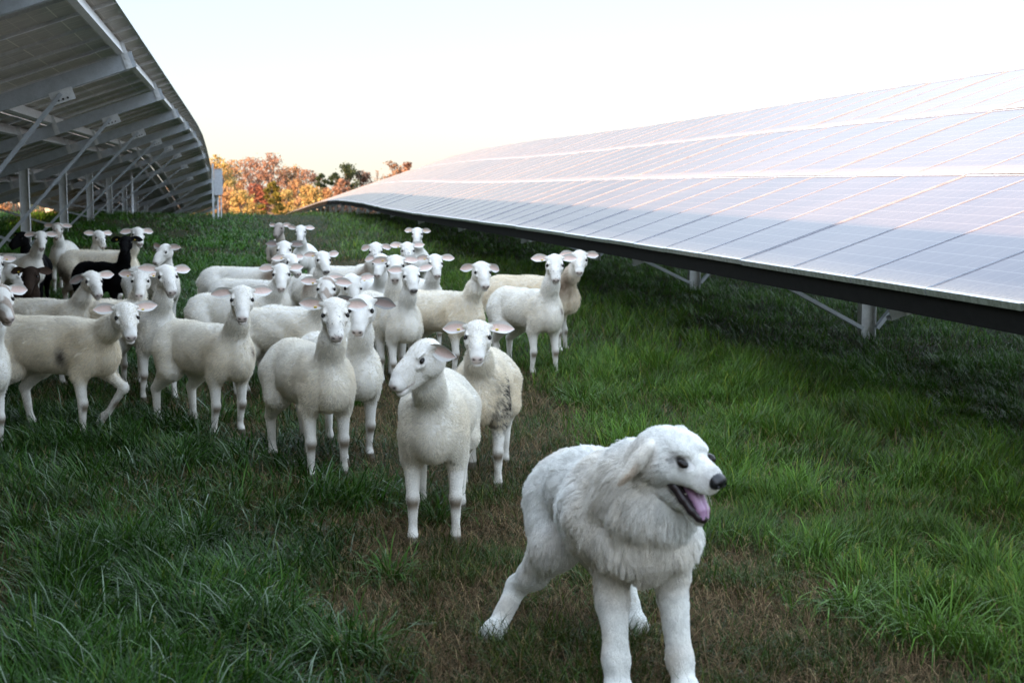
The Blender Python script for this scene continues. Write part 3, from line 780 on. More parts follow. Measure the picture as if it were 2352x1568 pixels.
sheep('sheep with one black ear standing behind the walking sheep', 216, 645, 76, (36, 32, 0), 1.0, lod=1, ears=(2, 30), wool=.5, marks=('dark_ear',), face='freckled', fleece=20000, neck=(48, 0.36))
sheep('pink nosed sheep with a dirty patched chest beside the black eared one', 322, 644, 52, (8, 34, 0), 1.0, lod=1, ears=(6, 6), wool=.7, marks=('dark_patch',), tag_ears=(1, -1), fleece=14000)
sheep('tall sheep stepping forward with its muzzle speckled, nearest right of the pink nosed one', 386, 634, 34, (28, 32, 0), 1.05, lod=1, ears=(6, 0), wool=.2, face='freckled', legs=dict(fl=.06, fr=-.08), fleece=14000, neck=(58, 0.39))
sheep('white sheep looking left at the outer edge of the left group', 371, 578, 44, (-30, 34, 0), 1.0, lod=1, ears=(4, -8), wool=.2, fleece=9000)
sheep('black sheep with a white spot on its poll facing the lens', 287, 556, 56, (4, 24, 0), 1.0, lod=1, ears=(8, 8), coat='black', wool=.2, tag_ears=(-1, 1), fleece=12000, neck=(62, 0.38))
sheep('cream sheep with a grubby brown rump standing side on behind the black one', 318, 538, 84, (24, 30, 0), 1.08, lod=1, ears=(8, 12), wool=.8, marks=('dark_rump',), fleece=12000)
sheep('sheep with only its lowered pale head showing over the cream sheep back', 231, 545, 40, (40, 40, 0), 1.0, lod=2, ears=(6, 6), wool=.3, face='speckled')
sheep('white sheep with a grey nose and level ears in front of the second steel post', 131, 526, 10, (10, 36, 0), 1.0, lod=1, ears=(6, 6), wool=.15, face='mottled', fleece=6000)
sheep('clean faced sheep side on at the far left under the panels', 94, 547, 68, (22, 34, 0), 1.02, lod=1, ears=(6, 10), wool=.25, fleece=8000)
sheep('black sheep mostly hidden behind a clean faced white one at the far left', 42, 546, 12, (-30, 26, 0), 1.0, lod=2, ears=(12, 12), coat='black', tag_ears=(-1,))
sheep('speckled face with a pink ear poking in at the left frame edge', -12, 606, 40, (26, 32, 0), 1.05, lod=1, ears=(4, 4), wool=.15, face='speckled', tag_ears=(1,))
sheep('dark brown sheep with only its head and black ears in view', 68, 634, 30, (6, 34, 0), .98, lod=1, ears=(14, 14), coat='brown', tag_ears=(-1,))
sheep('woolly cream back of a sheep that faces away behind the black eared one', 40, 628, 96, (120, 50, 0), 1.0, lod=1, ears=(10, 10), wool=.95, neck=(25, 0.36))
# middle of the flock
sheep('white sheep with a pale pink nose looking at the lens above the side on ewe', 646, 629, 68, (8, 34, 0), 1.03, lod=1, ears=(6, 6), wool=.3, fleece=14000)
sheep('sheep with a darkened mouth looking to the right just behind the pale pink nosed one', 673, 601, 64, (40, 34, 0), 1.0, lod=1, ears=(4, 4), wool=.3, tag_ears=(-1,), face='freckled', fleece=9000)
sheep('sheep with dark ears and a black smudged nose, long white back stretching left', 652, 573, 78, (5, 36, 0), 1.05, lod=1, ears=(8, -2), wool=.3, face='dark_ears', marks=('brown_neck',), fleece=10000)
sheep('sheep with a black nose tip, brown neck and yellow ear tag in the middle', 744, 596, 24, (22, 34, 0), 1.0, lod=1, ears=(2, 6), wool=.3, face='dark_nose', marks=('brown_neck',), tag_ears=(-1,), fleece=9000)
sheep('small grey brown sheep farthest back on the path', 638, 524, 14, (-14, 34, 0), .98, lod=2, ears=(4, 4), coat='tan', face='grey', wool=.8)
sheep('white sheep with raised ears at the back beside the grey brown one', 690, 532, 4, (3, 38, 0), 1.0, lod=2, ears=(12, -6), wool=.2)
sheep('sheep with drooping ears and a mottled lowered face', 863, 577, 58, (4, 46, 0), 1.0, lod=1, ears=(30, 30), wool=.4, face='speckled', marks=('brown_neck',), fleece=9000)
sheep('sheep with a smudged grey nose right of the drooping eared one', 937, 575, 46, (10, 40, 0), 1.0, lod=1, ears=(4, 4), wool=.3, face='speckled', tag_ears=(-1,), fleece=7000)
sheep('small clean white sheep standing alone at the back facing the lens', 958, 537, 6, (0, 34, 0), 1.0, lod=1, ears=(8, 8), wool=.12, tag_ears=(-1, 1), fleece=6000)
sheep('tall sheep with wide drooping ears and a dark spot on its long neck', 908, 609, 24, (3, 32, 0), 1.03, lod=1, ears=(8, 8), wool=.35, marks=('chest_spot',), tag_ears=(-1,), fleece=16000, legs=dict(fr=.03, fl=-.02), neck=(64, 0.4))
sheep('sheep peeping out from behind the tall wide eared one', 872, 603, 20, (-10, 36, 0), 1.0, lod=2, ears=(16, 16), wool=.2)
sheep('black nosed sheep close against the right side of the tall wide eared one', 946, 633, 24, (12, 32, 0), 1.0, lod=1, ears=(-4, 6), wool=.3, face='dark_nose', fleece=12000, neck=(58, 0.38))
sheep('sheep with a tufted poll right behind the black nosed one', 1001, 604, 20, (12, 36, 0), 1.0, lod=1, ears=(6, 10), wool=.2, face='freckled', tag_ears=(-1,), fleece=8000)
sheep('cream sheep with drooping ears standing side on in the open', 1109, 624, 54, (14, 34, 0), 1.02, lod=1, ears=(26, 20), wool=.62, fleece=22000)
sheep('white ewe farthest to the right in front, grey flecks on its nose', 1275, 608, 32, (3, 36, 0), 1.05, lod=1, ears=(8, 8), wool=.2, face='freckled', marks=('chest_spot',), tag_ears=(-1,), fleece=26000, legs=dict(hl=-.06, hr=.05), neck=(60, 0.38))
sheep('woolly cream sheep side on behind the rightmost white ewe', 1331, 596, 72, (-3, 34, 0), 1.03, lod=1, ears=(8, 6), wool=.95, marks=('brown_neck',), fleece=24000, girth=1.05, neck=(50, 0.37))
sheep('sheep with a brown mottled face seen between two white heads', 749, 662, 64, (4, 38, 0), 1.0, lod=1, ears=(6, 0), wool=.45, face='mottled', tag_ears=(-1,), fleece=12000)
sheep('white sheep with its head lowered behind the freckled ewe and the mottled face', 811, 660, 62, (24, 56, 0), 1.0, lod=1, ears=(2, 2), wool=.2, tag_ears=(1,), fleece=10000)
# ------------------------------------------------------------------ the guard dog, measured in photo directions: x right, y away, z up
def dog():
    bx, by = .30, 4.85
    base = CAMP + RGT * bx + FWD * by
    gz = float(ground_z(base[0], base[1]))
    root = thing('dog', 'large fluffy white dog in front of the sheep, panting with its mouth open', 'dog', (base[0], base[1], gz), None, -YAW)
    D = lambda x, y, z: np.array([x - bx, y - by, z])
    f = Field()
    # trunk
    f.chain([D(.225, 5.24, .585), D(.275, 5.02, .61), D(.35, 4.80, .585), D(.425, 4.64, .555)], [.112, .118, .150, .140], .08)
    f.ell(D(.36, 4.78, .565), (.138, .19, .155), .07).ell(D(.44, 4.59, .54), (.130, .11, .12), .06)
    f.chain([D(.36, 4.78, .69), D(.42, 4.62, .70), D(.472, 4.50, .80)], [.085, .122, .096], .06)
    f.ell(D(.46, 4.52, .69), (.13, .11, .12), .06)
    # fore legs
    f.chain([D(.335, 4.66, .54), D(.335, 4.67, .42), D(.345, 4.585, .13), D(.348, 4.56, .07)], [.078, .048, .034, .037], .04)
    f.chain([D(.535, 4.62, .53), D(.530, 4.65, .42), D(.560, 4.585, .13), D(.568, 4.56, .07)], [.076, .047, .033, .036], .04)
    # hind legs, the near one stretched out to the left
    f.chain([D(.165, 5.20, .54), D(.155, 5.08, .385)], [.104, .076], .06)
    f.chain([D(.155, 5.08, .385), D(.080, 5.19, .25), D(.022, 5.26, .185), D(-.04, 5.21, .075)], [.076, .046, .033, .033], .03)
    f.chain([D(.27, 5.24, .53), D(.34, 5.14, .38), D(.42, 5.34, .20), D(.455, 5.30, .07)], [.115, .085, .040, .036], .04)
    # paws with toes
    def paw(c, d, r=1.0):
        c = np.array(c); d = unit(d); sd = np.array([d[1], -d[0], 0])
        f.ell(c + (0, 0, .012), (.045 * r, .045 * r, .032 * r), .02)
        for k, t in enumerate((-.036, -.012, .012, .036)):
            f.ell(c + d * (.040 - .010 * abs(k - 1.5)) + sd * t * r - (0, 0, .004), (.0165, .0165, .021), .006)
    paw(D(.350, 4.53, .035), (.1, -1, 0)); paw(D(.574, 4.53, .035), (.15, -1, 0))
    paw(D(-.060, 5.175, .038), (-.55, -.8, 0)); paw(D(.462, 5.27, .034), (.1, -1, 0))
    f.chain([D(.17, 5.35, .58), D(.13, 5.42, .45), D(.13, 5.43, .30)], [.06, .05, .03], .05)
    # head
    fw = unit([.635, -.685, -.345]); lf = unit(np.cross([0, 0, 1.], fw)); up = np.cross(fw, lf)
    Hc = D(.572, 4.36, .845) - fw * .086 - up * .015
    M = np.stack([fw, lf, up], 1); h = lambda x, y, z: Hc + M @ np.array([x, y, z])
    f.ell(h(-.010, 0, -.008), (.094, .086, .062), .03, M)
    f.ell(h(.030, 0, .028), (.052, .058, .036), .03, M)
    f.ell(h(-.02, 0, -.045), (.085, .082, .07), .04, M)
    f.cone(h(.055, 0, -.014), h(.146, 0, -.024), .056, .046, .025)
    f.cone(h(.10, 0, -.004), h(.162, 0, -.002), .029, .027, .02)
    for y in (-1, 1):
        f.ell(h(.056, y * .036, .040), (.034, .022, .007), .02, M)
        f.cone(h(.02, y * .056, -.04), h(.105, y * .036, -.036), .034, .022, .02)
        f.ell(h(.146, y * .024, -.036), (.034, .024, .024), .012, M)
        f.cut(h(.088, y * .080, .016), h(.094, y * .064, .014), .013, .011, .008)
    # dropped lower jaw
    ja = h(.045, 0, -.078); jt = h(.166, 0, -.132)
    jd = unit(jt - ja); ju = unit(np.cross(jd, lf) * 1.0); ju = ju if ju[2] > 0 else -ju
    f.cone(ja - ju * .012, jt - ju * .006, .046, .026, .02)
    f.cut(ja + jd * .045 + ju * .042, jt + ju * .034 + jd * .03, .030, .026, .006)
    # ears: folded flaps, the near one blown back
    def ear(a, tip, wdir, L, w):
        a = np.array(a); d = unit(tip - a); n = unit(np.cross(d, wdir)); w_ = np.cross(n, d); MM = np.stack([d, w_, n], 1)
        f.ell(a + d * L * .30, (L * .42, w, .013), .014, MM); f.ell(a + d * L * .62, (L * .42, w * .68, .011), .012, MM)
    ea = h(-.036, -.086, .012)
    ear(ea, D(.332, 4.350, .770), up + fw * .6, .135, .036)
    eb = h(-.030, .078, .025); ear(eb, eb + lf * .05 - up * .12 - fw * .05, fw, .14, .045)
    hb = [h(*q) for q in ((.22, .05, .05), (.2, -.05, -.22), (-.12, .12, .1), (-.12, -.12, .1), (-.05, -.12, -.17))] + [D(.325, 4.36, .74)]
    V, F = f.mesh(.0105, (np.min(hb, 0), np.max(hb, 0)), .0048)
    V = relax(V, F, 2); N = vert_normals(V, F); n = len(V); q = (V - Hc) @ M
    DW = np.array([.87, .858, .825])
    col = np.tile(DW, (n, 1)); cr = sstep(.45, .7, n3(V, 7, 41))[:, None] * .35; col = col * (1 - cr) + np.array([.74, .66, .53]) * cr
    def blend(m, c):
        nonlocal col
        m = np.clip(m, 0, 1)[:, None]; col = col * (1 - m) + np.asarray(c) * m
    for y in (-1, 1):
        d = np.sqrt(((q[:, 0] - .086) / 2.0) ** 2 + ((q[:, 1] - y * .064) * .8) ** 2 + ((q[:, 2] - .015) / .9) ** 2); blend(1.4 * np.exp(-(d / .0165) ** 4), (.015, .013, .013))
    eq = (V - ea) @ unit(D(.332, 4.350, .770) - ea); er = np.linalg.norm(V - ea - eq[:, None] * unit(D(.332, 4.350, .770) - ea), axis=1)
    blend(sstep(.05, .09, eq) * (er < .06) * (eq < .19) * (N[:, 2] < .2) * .7, (.62, .50, .38))
    inside = (q[:, 0] > .0) * (np.abs(q[:, 1]) < .055) * ((V - ja) @ ju > -.004) * (q[:, 2] < -.062); blend(inside * 1., (.02, .014, .016))
    tj = (V - ja) @ jd; hj = (V - ja) @ ju
    blend(((tj > .03) & (hj > -.012) & (tj < .17) & (q[:, 2] < -.072)) * 1., (.014, .012, .013))
    blend(((q[:, 0] > .03) & (q[:, 2] < -.054) & (q[:, 2] > -.075) & (np.abs(q[:, 1]) < .05)) * .9, (.03, .025, .026))
    blend(np.exp(-((q[:, 0] - .175) / .018) ** 2) * (q[:, 2] > -.035) * .25, (.22, .21, .22))
    me = mesh_np('body', V, F, [M_COAT], smooth=True); set_col(me, col); link('body', me, root)
    def part(name, fld, step, m, M3=None):
        v, fc = fld.mesh(step); me = mesh_np(name, relax(v, fc, 2), fc, [m], smooth=True); return link(name, me, root)
    t = NT('wet_nose'); b = t.bsdf(Roughness=.28); b.inputs['Base Color'].default_value = (.010, .010, .012, 1); nz = t.noise(260, 3); t.bump(nz.outputs[0], b, .3, .003)
    g = Field().ell(h(.186, 0, -.004), (.025, .030, .024), .01, M).ell(h(.191, -.016, -.011), (.018, .016, .017), .008, M).ell(h(.191, .016, -.011), (.018, .016, .017), .008, M).cone(h(.196, 0, -.014), h(.184, 0, -.034), .010, .006, .008)
    g.cut(h(.214, -.011, -.010), h(.197, -.019, -.009), .005, .006, .004).cut(h(.214, .011, -.010), h(.197, .019, -.009), .005, .006, .004)
    part('nose', g, .0028, t.m)
    for y in (-1, 1):
        part('eye', Field().ell(h(.090, y * .0665, .013), (.0215, .0155, .0135), .01, M), .0026, M_EYE)
    t = NT('tongue'); b = t.bsdf(Roughness=.32); nz = t.noise(220, 3)
    t.l(t.ramp(nz.outputs[0], [(.3, (.33, .19, .31)), (.7, (.44, .27, .40))]).outputs[0], b.inputs['Base Color']); t.bump(nz.outputs[0], b, .25, .002)
    Mj = np.stack([jd, lf, ju], 1); j = lambda x, y, z: ja + Mj @ np.array([x, y, z])
    g = Field()
    for y in (-1, 1): g.chain([j(.03, y * .010, .022), j(.085, y * .012, .024), j(.130, y * .012, .014), j(.150, y * .010, .000)], [.016, .015, .013, .010], .006)
    part('tongue', g, .003, t.m)
    t = NT('mouth_lining'); b = t.bsdf(Roughness=.4); b.inputs['Base Color'].default_value = (.018, .010, .012, 1)
    lipm = t.m
    g = Field()
    for y in (-1, 1): g.chain([h(.075, y * .046, -.052), h(.035, y * .053, -.064), j(.030, y * .050, .012), j(.075, y * .040, .004), j(.115, y * .030, -.002), j(.145, y * .015, -.005), j(.152, 0, -.006)], [.008, .014, .015, .014, .013, .012, .012], .008)
    part('lip', g, .003, lipm)
    g = Field().ell(h(.045, 0, -.082), (.05, .036, .03), .01, M); part('mouth_lining', g, .005, lipm)
    tm = simple('tooth', (.72, .66, .52), .35)
    for x, y, r, L in ((.124, -.021, .0042, .018), (.124, .021, .0042, .018), (.050, -.036, .006, .012), (.066, -.034, .006, .013), (.050, .036, .006, .012)):
        part('tooth', Field().cone(j(x, y, .004), j(x, y, .006 + L), r, r * .45, .003), .0022, tm)
    # ---- long coat
    A = []   # anchor point, flow, length
    def anc(p, fl, L): A.append((np.array(p), unit(fl), L))
    bk = (-.35, .9, -.15)
    anc(D(.2, 5.25, .72), (-.3, .8, -.4), .050); anc(D(.3, 5.0, .76), bk, .052); anc(D(.36, 4.8, .78), bk, .055)
    anc(D(.15, 4.95, .6), (-.3, .7, -.6), .050); anc(D(.2, 4.8, .55), (-.25, .5, -.8), .055); anc(D(.25, 4.85, .42), (-.2, .4, -.9), .055); anc(D(.45, 4.95, .5), (.1, .6, -.8), .05)
    anc(D(.08, 5.1, .5), (-.2, .4, -.9), .042); anc(D(.03, 5.25, .42), (-.3, .5, -.9), .050); anc(D(.14, 5.02, .38), (-.2, .2, -1), .034); anc(D(.33, 5.1, .4), (0, .3, -1), .035)
    anc(D(.06, 5.18, .25), (-.4, .2, -.9), .020); anc(D(0, 5.24, .14), (-.5, -.1, -.8), .013); anc(D(-.06, 5.17, .05), (-.5, -.6, -.4), .010); anc(D(.44, 5.3, .14), (0, -.1, -1), .013)
    anc(D(.44, 4.46, .55), (.0, -.15, -1), .060); anc(D(.33, 4.52, .58), (-.2, 0, -1), .058); anc(D(.56, 4.5, .56), (.2, 0, -1), .056); anc(D(.44, 4.48, .42), (0, -.1, -1), .050)
    anc(D(.30, 4.58, .70), (-.5, .4, -.75), .066); anc(D(.36, 4.45, .68), (-.35, .1, -.95), .066); anc(D(.48, 4.40, .64), (.05, -.1, -1), .064); anc(D(.58, 4.45, .66), (.3, .1, -.9), .06)
    anc(D(.40, 4.60, .83), (-.55, .75, -.1), .055)
    for zz in (.38, .25): 
        anc(D(.34, 4.55, zz), (0, 0, -1), .016); anc(D(.33, 4.72, zz), (-.1, .6, -.7), .042); anc(D(.55, 4.55, zz), (.05, 0, -1), .016); anc(D(.54, 4.72, zz), (-.1, .6, -.7), .042)
    for xx in (.345, .565): anc(D(xx, 4.55, .10), (0, -.1, -1), .014); anc(D(xx, 4.50, .03), (0, -.7, -.5), .008)
    anc(h(.06, 0, .06), -fw + up * .1, .020); anc(h(0, 0, .08), -fw * .9 - up * .1, .030); anc(h(-.06, 0, .06), -fw - up * .3, .036); anc(h(-.05, -.08, .06), -fw - up * .6, .028)
    anc(h(.12, 0, .03), -fw + up * .2, .011); anc(h(.17, 0, 0), -fw, .005); anc(h(.15, -.035, -.03), -fw - up * .3, .006); anc(h(.10, -.05, -.02), -fw - up * .3, .010)
    anc(h(.055, -.075, -.03), -fw * .8 - up * .7, .022); anc(h(.01, -.09, -.06), -fw * .7 - up * .8, .060); anc(h(-.02, -.08, -.12), -fw * .4 - up, .060); anc(h(.05, 0, -.16), -fw * .3 - up, .030); anc(h(.12, 0, -.17), -fw * .6 - up * .5, .014)
    anc(h(0, .09, -.06), -fw * .5 - up * .8 + lf * .3, .060); anc(h(.05, .075, -.03), -fw * .8 - up * .7, .02)
    anc(ea + (0, -.02, .01), (-.6, 0, -.8), .012); anc(ea * .5 + D(.332, 4.350, .770) * .5 + (0, -.02, 0), (-.6, 0, -.8), .013); anc(D(.332, 4.345, .770), (-.6, 0, -.8), .018)
    ap = np.array([a[0] for a in A]); af = np.array([a[1] for a in A]); al = np.array([a[2] for a in A])
    def fieldf(P):
        w = 1 / (((P[:, None, :] - ap[None]) ** 2).sum(2) + .0009) ** 2.2; w /= w.sum(1, keepdims=True)
        return w @ af, w @ al
    def make(nh):
        P, fi, w = sample_surface(V, F, nh, lambda c: 1 + 1.3 * (((c - Hc) ** 2).sum(1) < .03))
        nn = unit_rows(sum(w[i] * N[fi[:, i]] for i in range(4))); cc = sum(w[i] * col[fi[:, i]] for i in range(4))
        qq = (P - Hc) @ M; ok = (cc.mean(1) > .5) & ~((np.hypot((qq[:, 0] - .092) / 1.5, (qq[:, 2] - .014)) < .0235) & (np.abs(qq[:, 1]) > .035)); return P[ok], nn[ok], cc[ok]
    P, nn, cc = make(230000)
    fl, L = fieldf(P)
    fl = fl + .30 * np.stack([n3(P, 13, 50 + i) - .5 for i in range(3)], 1) * 1.6; fl -= nn * (fl * nn).sum(1, keepdims=True) * .85; fl = unit_rows(fl)
    L = L * 1.02 * (.65 + .7 * n3(P, 16, 60)) * rng.uniform(.75, 1.12, len(P))
    lift = .45 * (1 + 1.0 * (n3(P, 24, 61) - .5))[:, None]
    def strand(P, nn, fl, L, lift):
        L = L[:, None]; g = np.array([0, 0, -1.])
        p1 = P + (nn * lift * 1.5 + fl * .8) * L * .28; p2 = p1 + (nn * lift * .8 + fl + g * .10) * L * .30; p3 = p2 + (nn * lift * .25 + fl + g * .22) * L * .30; p4 = p3 + (fl - nn * .1 + g * .3) * L * .22
        return np.stack([P - nn * .003, p1, p2, p3, p4], 1)
    S = strand(P, nn, fl, L, lift)
    # locks: strands lean in towards a neighbouring guide strand
    gi = rng.choice(len(P), 6000, replace=False); kd = kdtree.KDTree(len(gi))
    for k, i in enumerate(gi): kd.insert(P[i], k)
    kd.balance(); near = np.array([kd.find(p)[1] for p in P]); Gs = S[gi][near]
    pull = np.array([0, .08, .30, .54, .72])[None, :, None] * (np.clip(L / .04, 0, 1) * rng.uniform(.35, 1.0, len(P)))[:, None, None]
    dl = np.linalg.norm(P - P[gi][near], axis=1); pull = pull * (dl < .05)[:, None, None]
    S = S + (Gs - S) * pull + rng.normal(0, 1, S.shape) * (np.array([0, .012, .03, .05, .07])[None, :, None] * L[:, None, None])
    hair_obj('fur', None, S, np.array([.0010, .0010, .0008, .0006, .00015]), np.minimum(1.08 * cc, .93) * rng.uniform(.95, 1.05, (len(P), 1)) * rng.uniform(.92, 1.05, (len(gi), 1))[near], M_FLEECE, root)
    # whiskers
    mb = MB()
    for y, z, dz in ((-.03, -.03, -.02), (-.034, -.04, -.035), (-.02, -.045, -.05)):
        a = h(.165, y, z); mb.tube([a, a + fw * .035 - lf * .01 + up * dz * .5, a + fw * .06 - lf * .015 + up * dz * 1.6], [.0006, .0005, .0002], 4)
    mb.build('whiskers', simple('whisker', (.75, .72, .6), .5), root)
    return root
dog()
# ------------------------------------------------------------------ trees beyond the crest
def leaf_material(name):
    t = NT(name); at = t.n('ShaderNodeAttribute'); at.attribute_name = 'Col'
    d = t.n('ShaderNodeBsdfDiffuse'); g = t.n('ShaderNodeBsdfTranslucent'); m = t.n('ShaderNodeMixShader'); m.inputs[0].default_value = .3
    for x in (d, g): t.l(at.outputs[0], x.inputs[0])
    t.l(d.outputs[0], m.inputs[1]); t.l(g.outputs[0], m.inputs[2]); t.l(m.outputs[0], t.out.inputs[0]); return t.m
M_LEAF = leaf_material('tree_leaves'); M_BARK = simple('bark', (.13, .10, .08), .9)
PAL = dict(orange=[(.34, .215, .11), (.38, .26, .14), (.25, .15, .09)], rust=[(.25, .15, .105), (.30, .19, .135), (.20, .12, .09)], gold=[(.40, .31, .12), (.35, .30, .12), (.42, .28, .11)],
           olive=[(.13, .12, .03), (.17, .15, .035), (.09, .09, .03)], pine=[(.035, .055, .03), (.05, .07, .035), (.028, .045, .03)], bare=[(.20, .13, .09), (.25, .16, .10)], red=[(.22, .085, .06), (.26, .11, .07)])
def tree(px, top, dist, wpx, pal, label, kind='broad', dens=1.0):
    d = ray(px, 417.0); d = d / math.hypot(d[0], d[1]); x, y = d[0] * dist, d[1] * dist
    g = float(ground_z(x, y)); pxm = F_PX / dist
    H = CAM_H + (417 - top) / pxm - g; W_ = wpx / pxm
    r = random.Random(int(px * 7 + top)); nr = np.random.default_rng(int(abs(px) * 13 + top))
    root = thing('tree', label, 'tree', (x, y, g), 'trees on the far side of the hill')
    mb = MB(); tr = H * .018 + .05
    hgt = H * (.93 if kind == 'pine' else .7)
    tp = [(r.uniform(-.02, .02) * H * k, r.uniform(-.02, .02) * H * k, -.3 + hgt * k / 5) for k in range(6)]
    mb.tube(tp, [tr * (1 - .16 * k) for k in range(6)], 7)
    tips = []
    nb = 16 if kind == 'pine' else 20
    for k in range(nb):
        u = (k + .5) / nb; a = k * 2.4 + r.uniform(-.4, .4)
        if kind == 'pine':
            z0 = H * (.30 + .66 * u); L = W_ * .5 * (1.05 - .75 * u) * r.uniform(.6, 1.1); e = (math.cos(a) * L, math.sin(a) * L, z0 + L * .12)
        else:
            z0 = H * (.18 + .5 * u); rad = W_ * .5 * math.sin(math.pi * (.22 + .70 * u)) ** .7 * r.uniform(.45, 1.08)
            e = (math.cos(a) * rad, math.sin(a) * rad, min(H * .97, H * (.22 + .76 * u) + r.uniform(-.06, .08) * H))
        st = np.array([0, 0, z0]); md = (st + np.array(e)) / 2 + (0, 0, H * .03)
        mb.tube([st, md, e], [tr * .45, tr * .28, tr * .1], 5); tips += [np.array(e), md * .45 + np.array(e) * .55]
        if kind != 'pine':
            for q in range(2):
                e2 = np.array(e) + nr.normal(0, W_ * .09, 3); mb.tube([md, e2], [tr * .2, tr * .06], 4); tips.append(e2)
    mb.build('trunk', M_BARK, root, True)
    tips = np.array(tips); nl = int((3000 if kind != 'bare' else 500) * dens)
    ci = nr.integers(0, len(tips), nl); sg = W_ * (.055 if kind == 'pine' else .075)
    c = tips[ci] + nr.normal(0, 1, (nl, 3)) * sg * np.array([1, 1, .75]); c[:, 2] = np.clip(c[:, 2], H * .08, H * 1.02)
    s = nr.uniform(.07, .17, (nl, 1)) * dist / 150
    a = unit_rows(nr.normal(0, 1, (nl, 3))); b = unit_rows(np.cross(a, nr.normal(0, 1, (nl, 3))))
    v = np.stack([c - a * s - b * s * .1, c + b * s * .6, c + a * s, c - b * s * .6], 1).reshape(-1, 3)
    cols = np.array(PAL[pal]); tone = nr.integers(0, len(cols), len(tips)); cc = cols[np.where(nr.random(nl) < .75, tone[ci], nr.integers(0, len(cols), nl))] * nr.uniform(.75, 1.25, (nl, 1))
    me = mesh_np('crown', v, np.arange(nl * 4).reshape(-1, 4), [M_LEAF]); set_col(me, np.repeat(cc, 4, 0)); link('crown', me, root)
TL = [ # photo x, top y, distance, width in photo px, palette, kind
 (508, 362, 150, 60, 'gold', 'broad', 'tall golden tree just right of the electrical cabinet'), (535, 374, 155, 70, 'orange', 'broad', 'orange tree beside the tall golden one'),
 (575, 366, 170, 80, 'rust', 'broad', 'broad rust brown tree left of the tallest crown'), (622, 358, 165, 90, 'rust', 'broad', 'tallest rust crown against the sky over the path'),
 (662, 382, 175, 70, 'orange', 'broad', 'orange crown sloping down from the tallest rust tree'), (700, 394, 180, 70, 'rust', 'broad', 'low rust tree behind the dark evergreens'),
 (520, 430, 120, 55, 'orange', 'broad', 'bright orange tree low beside the cabinet'), (556, 440, 118, 60, 'gold', 'broad', 'yellow bush like tree below the orange ones'),
 (592, 425, 130, 55, 'red', 'broad', 'reddish tree in front of the rust crowns'), (625, 418, 112, 62, 'olive', 'pine', 'young olive green pine at the middle of the gap'),
 (655, 438, 116, 48, 'gold', 'broad', 'golden sapling right of the olive pine'), (682, 414, 125, 48, 'orange', 'broad', 'slim orange tree between the pine and the dark evergreens'),
 (712, 424, 120, 55, 'gold', 'broad', 'yellow gold tree close to the end of the right panels'), (738, 398, 160, 54, 'pine', 'pine', 'dark evergreen left of the tall pine'),
 (770, 396, 165, 50, 'pine', 'pine', 'narrow dark pine with a ragged top'), (800, 376, 170, 62, 'pine', 'broad', 'tall dark green pine standing above the panels'),
 (748, 434, 124, 42, 'orange', 'broad', 'orange tree half covered by the right panel row'), (782, 410, 150, 44, 'rust', 'broad', 'rust tree under the tall dark pine'), (835, 396, 172, 50, 'rust', 'broad', 'brown tree on the skyline right of the tall pine'),
 (868, 388, 180, 50, 'bare', 'bare', 'thin leafless tree on the skyline'), (908, 366, 176, 52, 'bare', 'broad', 'sparse brown tree top peeping over the panels'), (930, 374, 182, 40, 'rust', 'broad', 'small brown crown at the edge of the panels'),
 (480, 380, 160, 70, 'orange', 'broad', 'orange tree behind the end of the left panel row'), (440, 400, 150, 70, 'gold', 'broad', 'gold tree seen through the far braces of the left row'), (395, 408, 150, 70, 'orange', 'broad', 'orange tree seen past the conduit under the left row'),
 (350, 410, 155, 70, 'rust', 'broad', 'rust tree seen between middle posts of the left row'), (300, 410, 160, 75, 'gold', 'broad', 'gold tree seen beside the third post of the left row'), (250, 412, 150, 75, 'orange', 'broad', 'orange tree seen between the second and third posts'),
 (200, 412, 155, 70, 'olive', 'broad', 'olive tree low under the left panels'), (150, 410, 150, 75, 'orange', 'broad', 'orange tree low behind the nearest posts'), (95, 410, 155, 75, 'gold', 'broad', 'gold tree behind the nearest post'),
 (40, 412, 150, 75, 'rust', 'broad', 'rust tree at the left frame edge'), (-20, 408, 150, 80, 'orange', 'broad', 'orange tree cut by the left frame edge')]
for px, top, dist, w, pal, kind, lab in TL: tree(px, top, dist, w, pal, lab, kind, .55 if pal == 'bare' else 1.0)

# ------------------------------------------------------------------ grass
def grass_material(name, rough, spec):
    t = NT(name); at = t.n('ShaderNodeAttribute'); at.attribute_name = 'Col'
    b = t.n('ShaderNodeBsdfPrincipled'); b.inputs['Roughness'].default_value = rough; b.inputs['Specular IOR Level'].default_value = spec
    t.l(at.outputs[0], b.inputs['Base Color']); g = t.n('ShaderNodeBsdfTranslucent'); t.l(at.outputs[0], g.inputs[0])
    m = t.n('ShaderNodeMixShader'); m.inputs[0].default_value = .22; t.l(b.outputs[0], m.inputs[1]); t.l(g.outputs[0], m.inputs[2]); t.l(m.outputs[0], t.out.inputs[0]); return t.m
M_GRASS = grass_material('grass_blades',  .34, .13); M_STRAW = grass_material('dry_blades', .8, .05)
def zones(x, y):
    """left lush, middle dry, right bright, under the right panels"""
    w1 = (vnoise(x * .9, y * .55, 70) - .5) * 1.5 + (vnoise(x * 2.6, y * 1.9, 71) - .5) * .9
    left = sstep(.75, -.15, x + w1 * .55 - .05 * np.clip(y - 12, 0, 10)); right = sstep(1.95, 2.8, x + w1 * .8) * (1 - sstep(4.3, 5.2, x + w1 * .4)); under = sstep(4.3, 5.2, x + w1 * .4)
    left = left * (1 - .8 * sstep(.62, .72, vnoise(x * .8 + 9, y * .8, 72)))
    return left, np.clip(1 - left - right - under, 0, 1), right, under
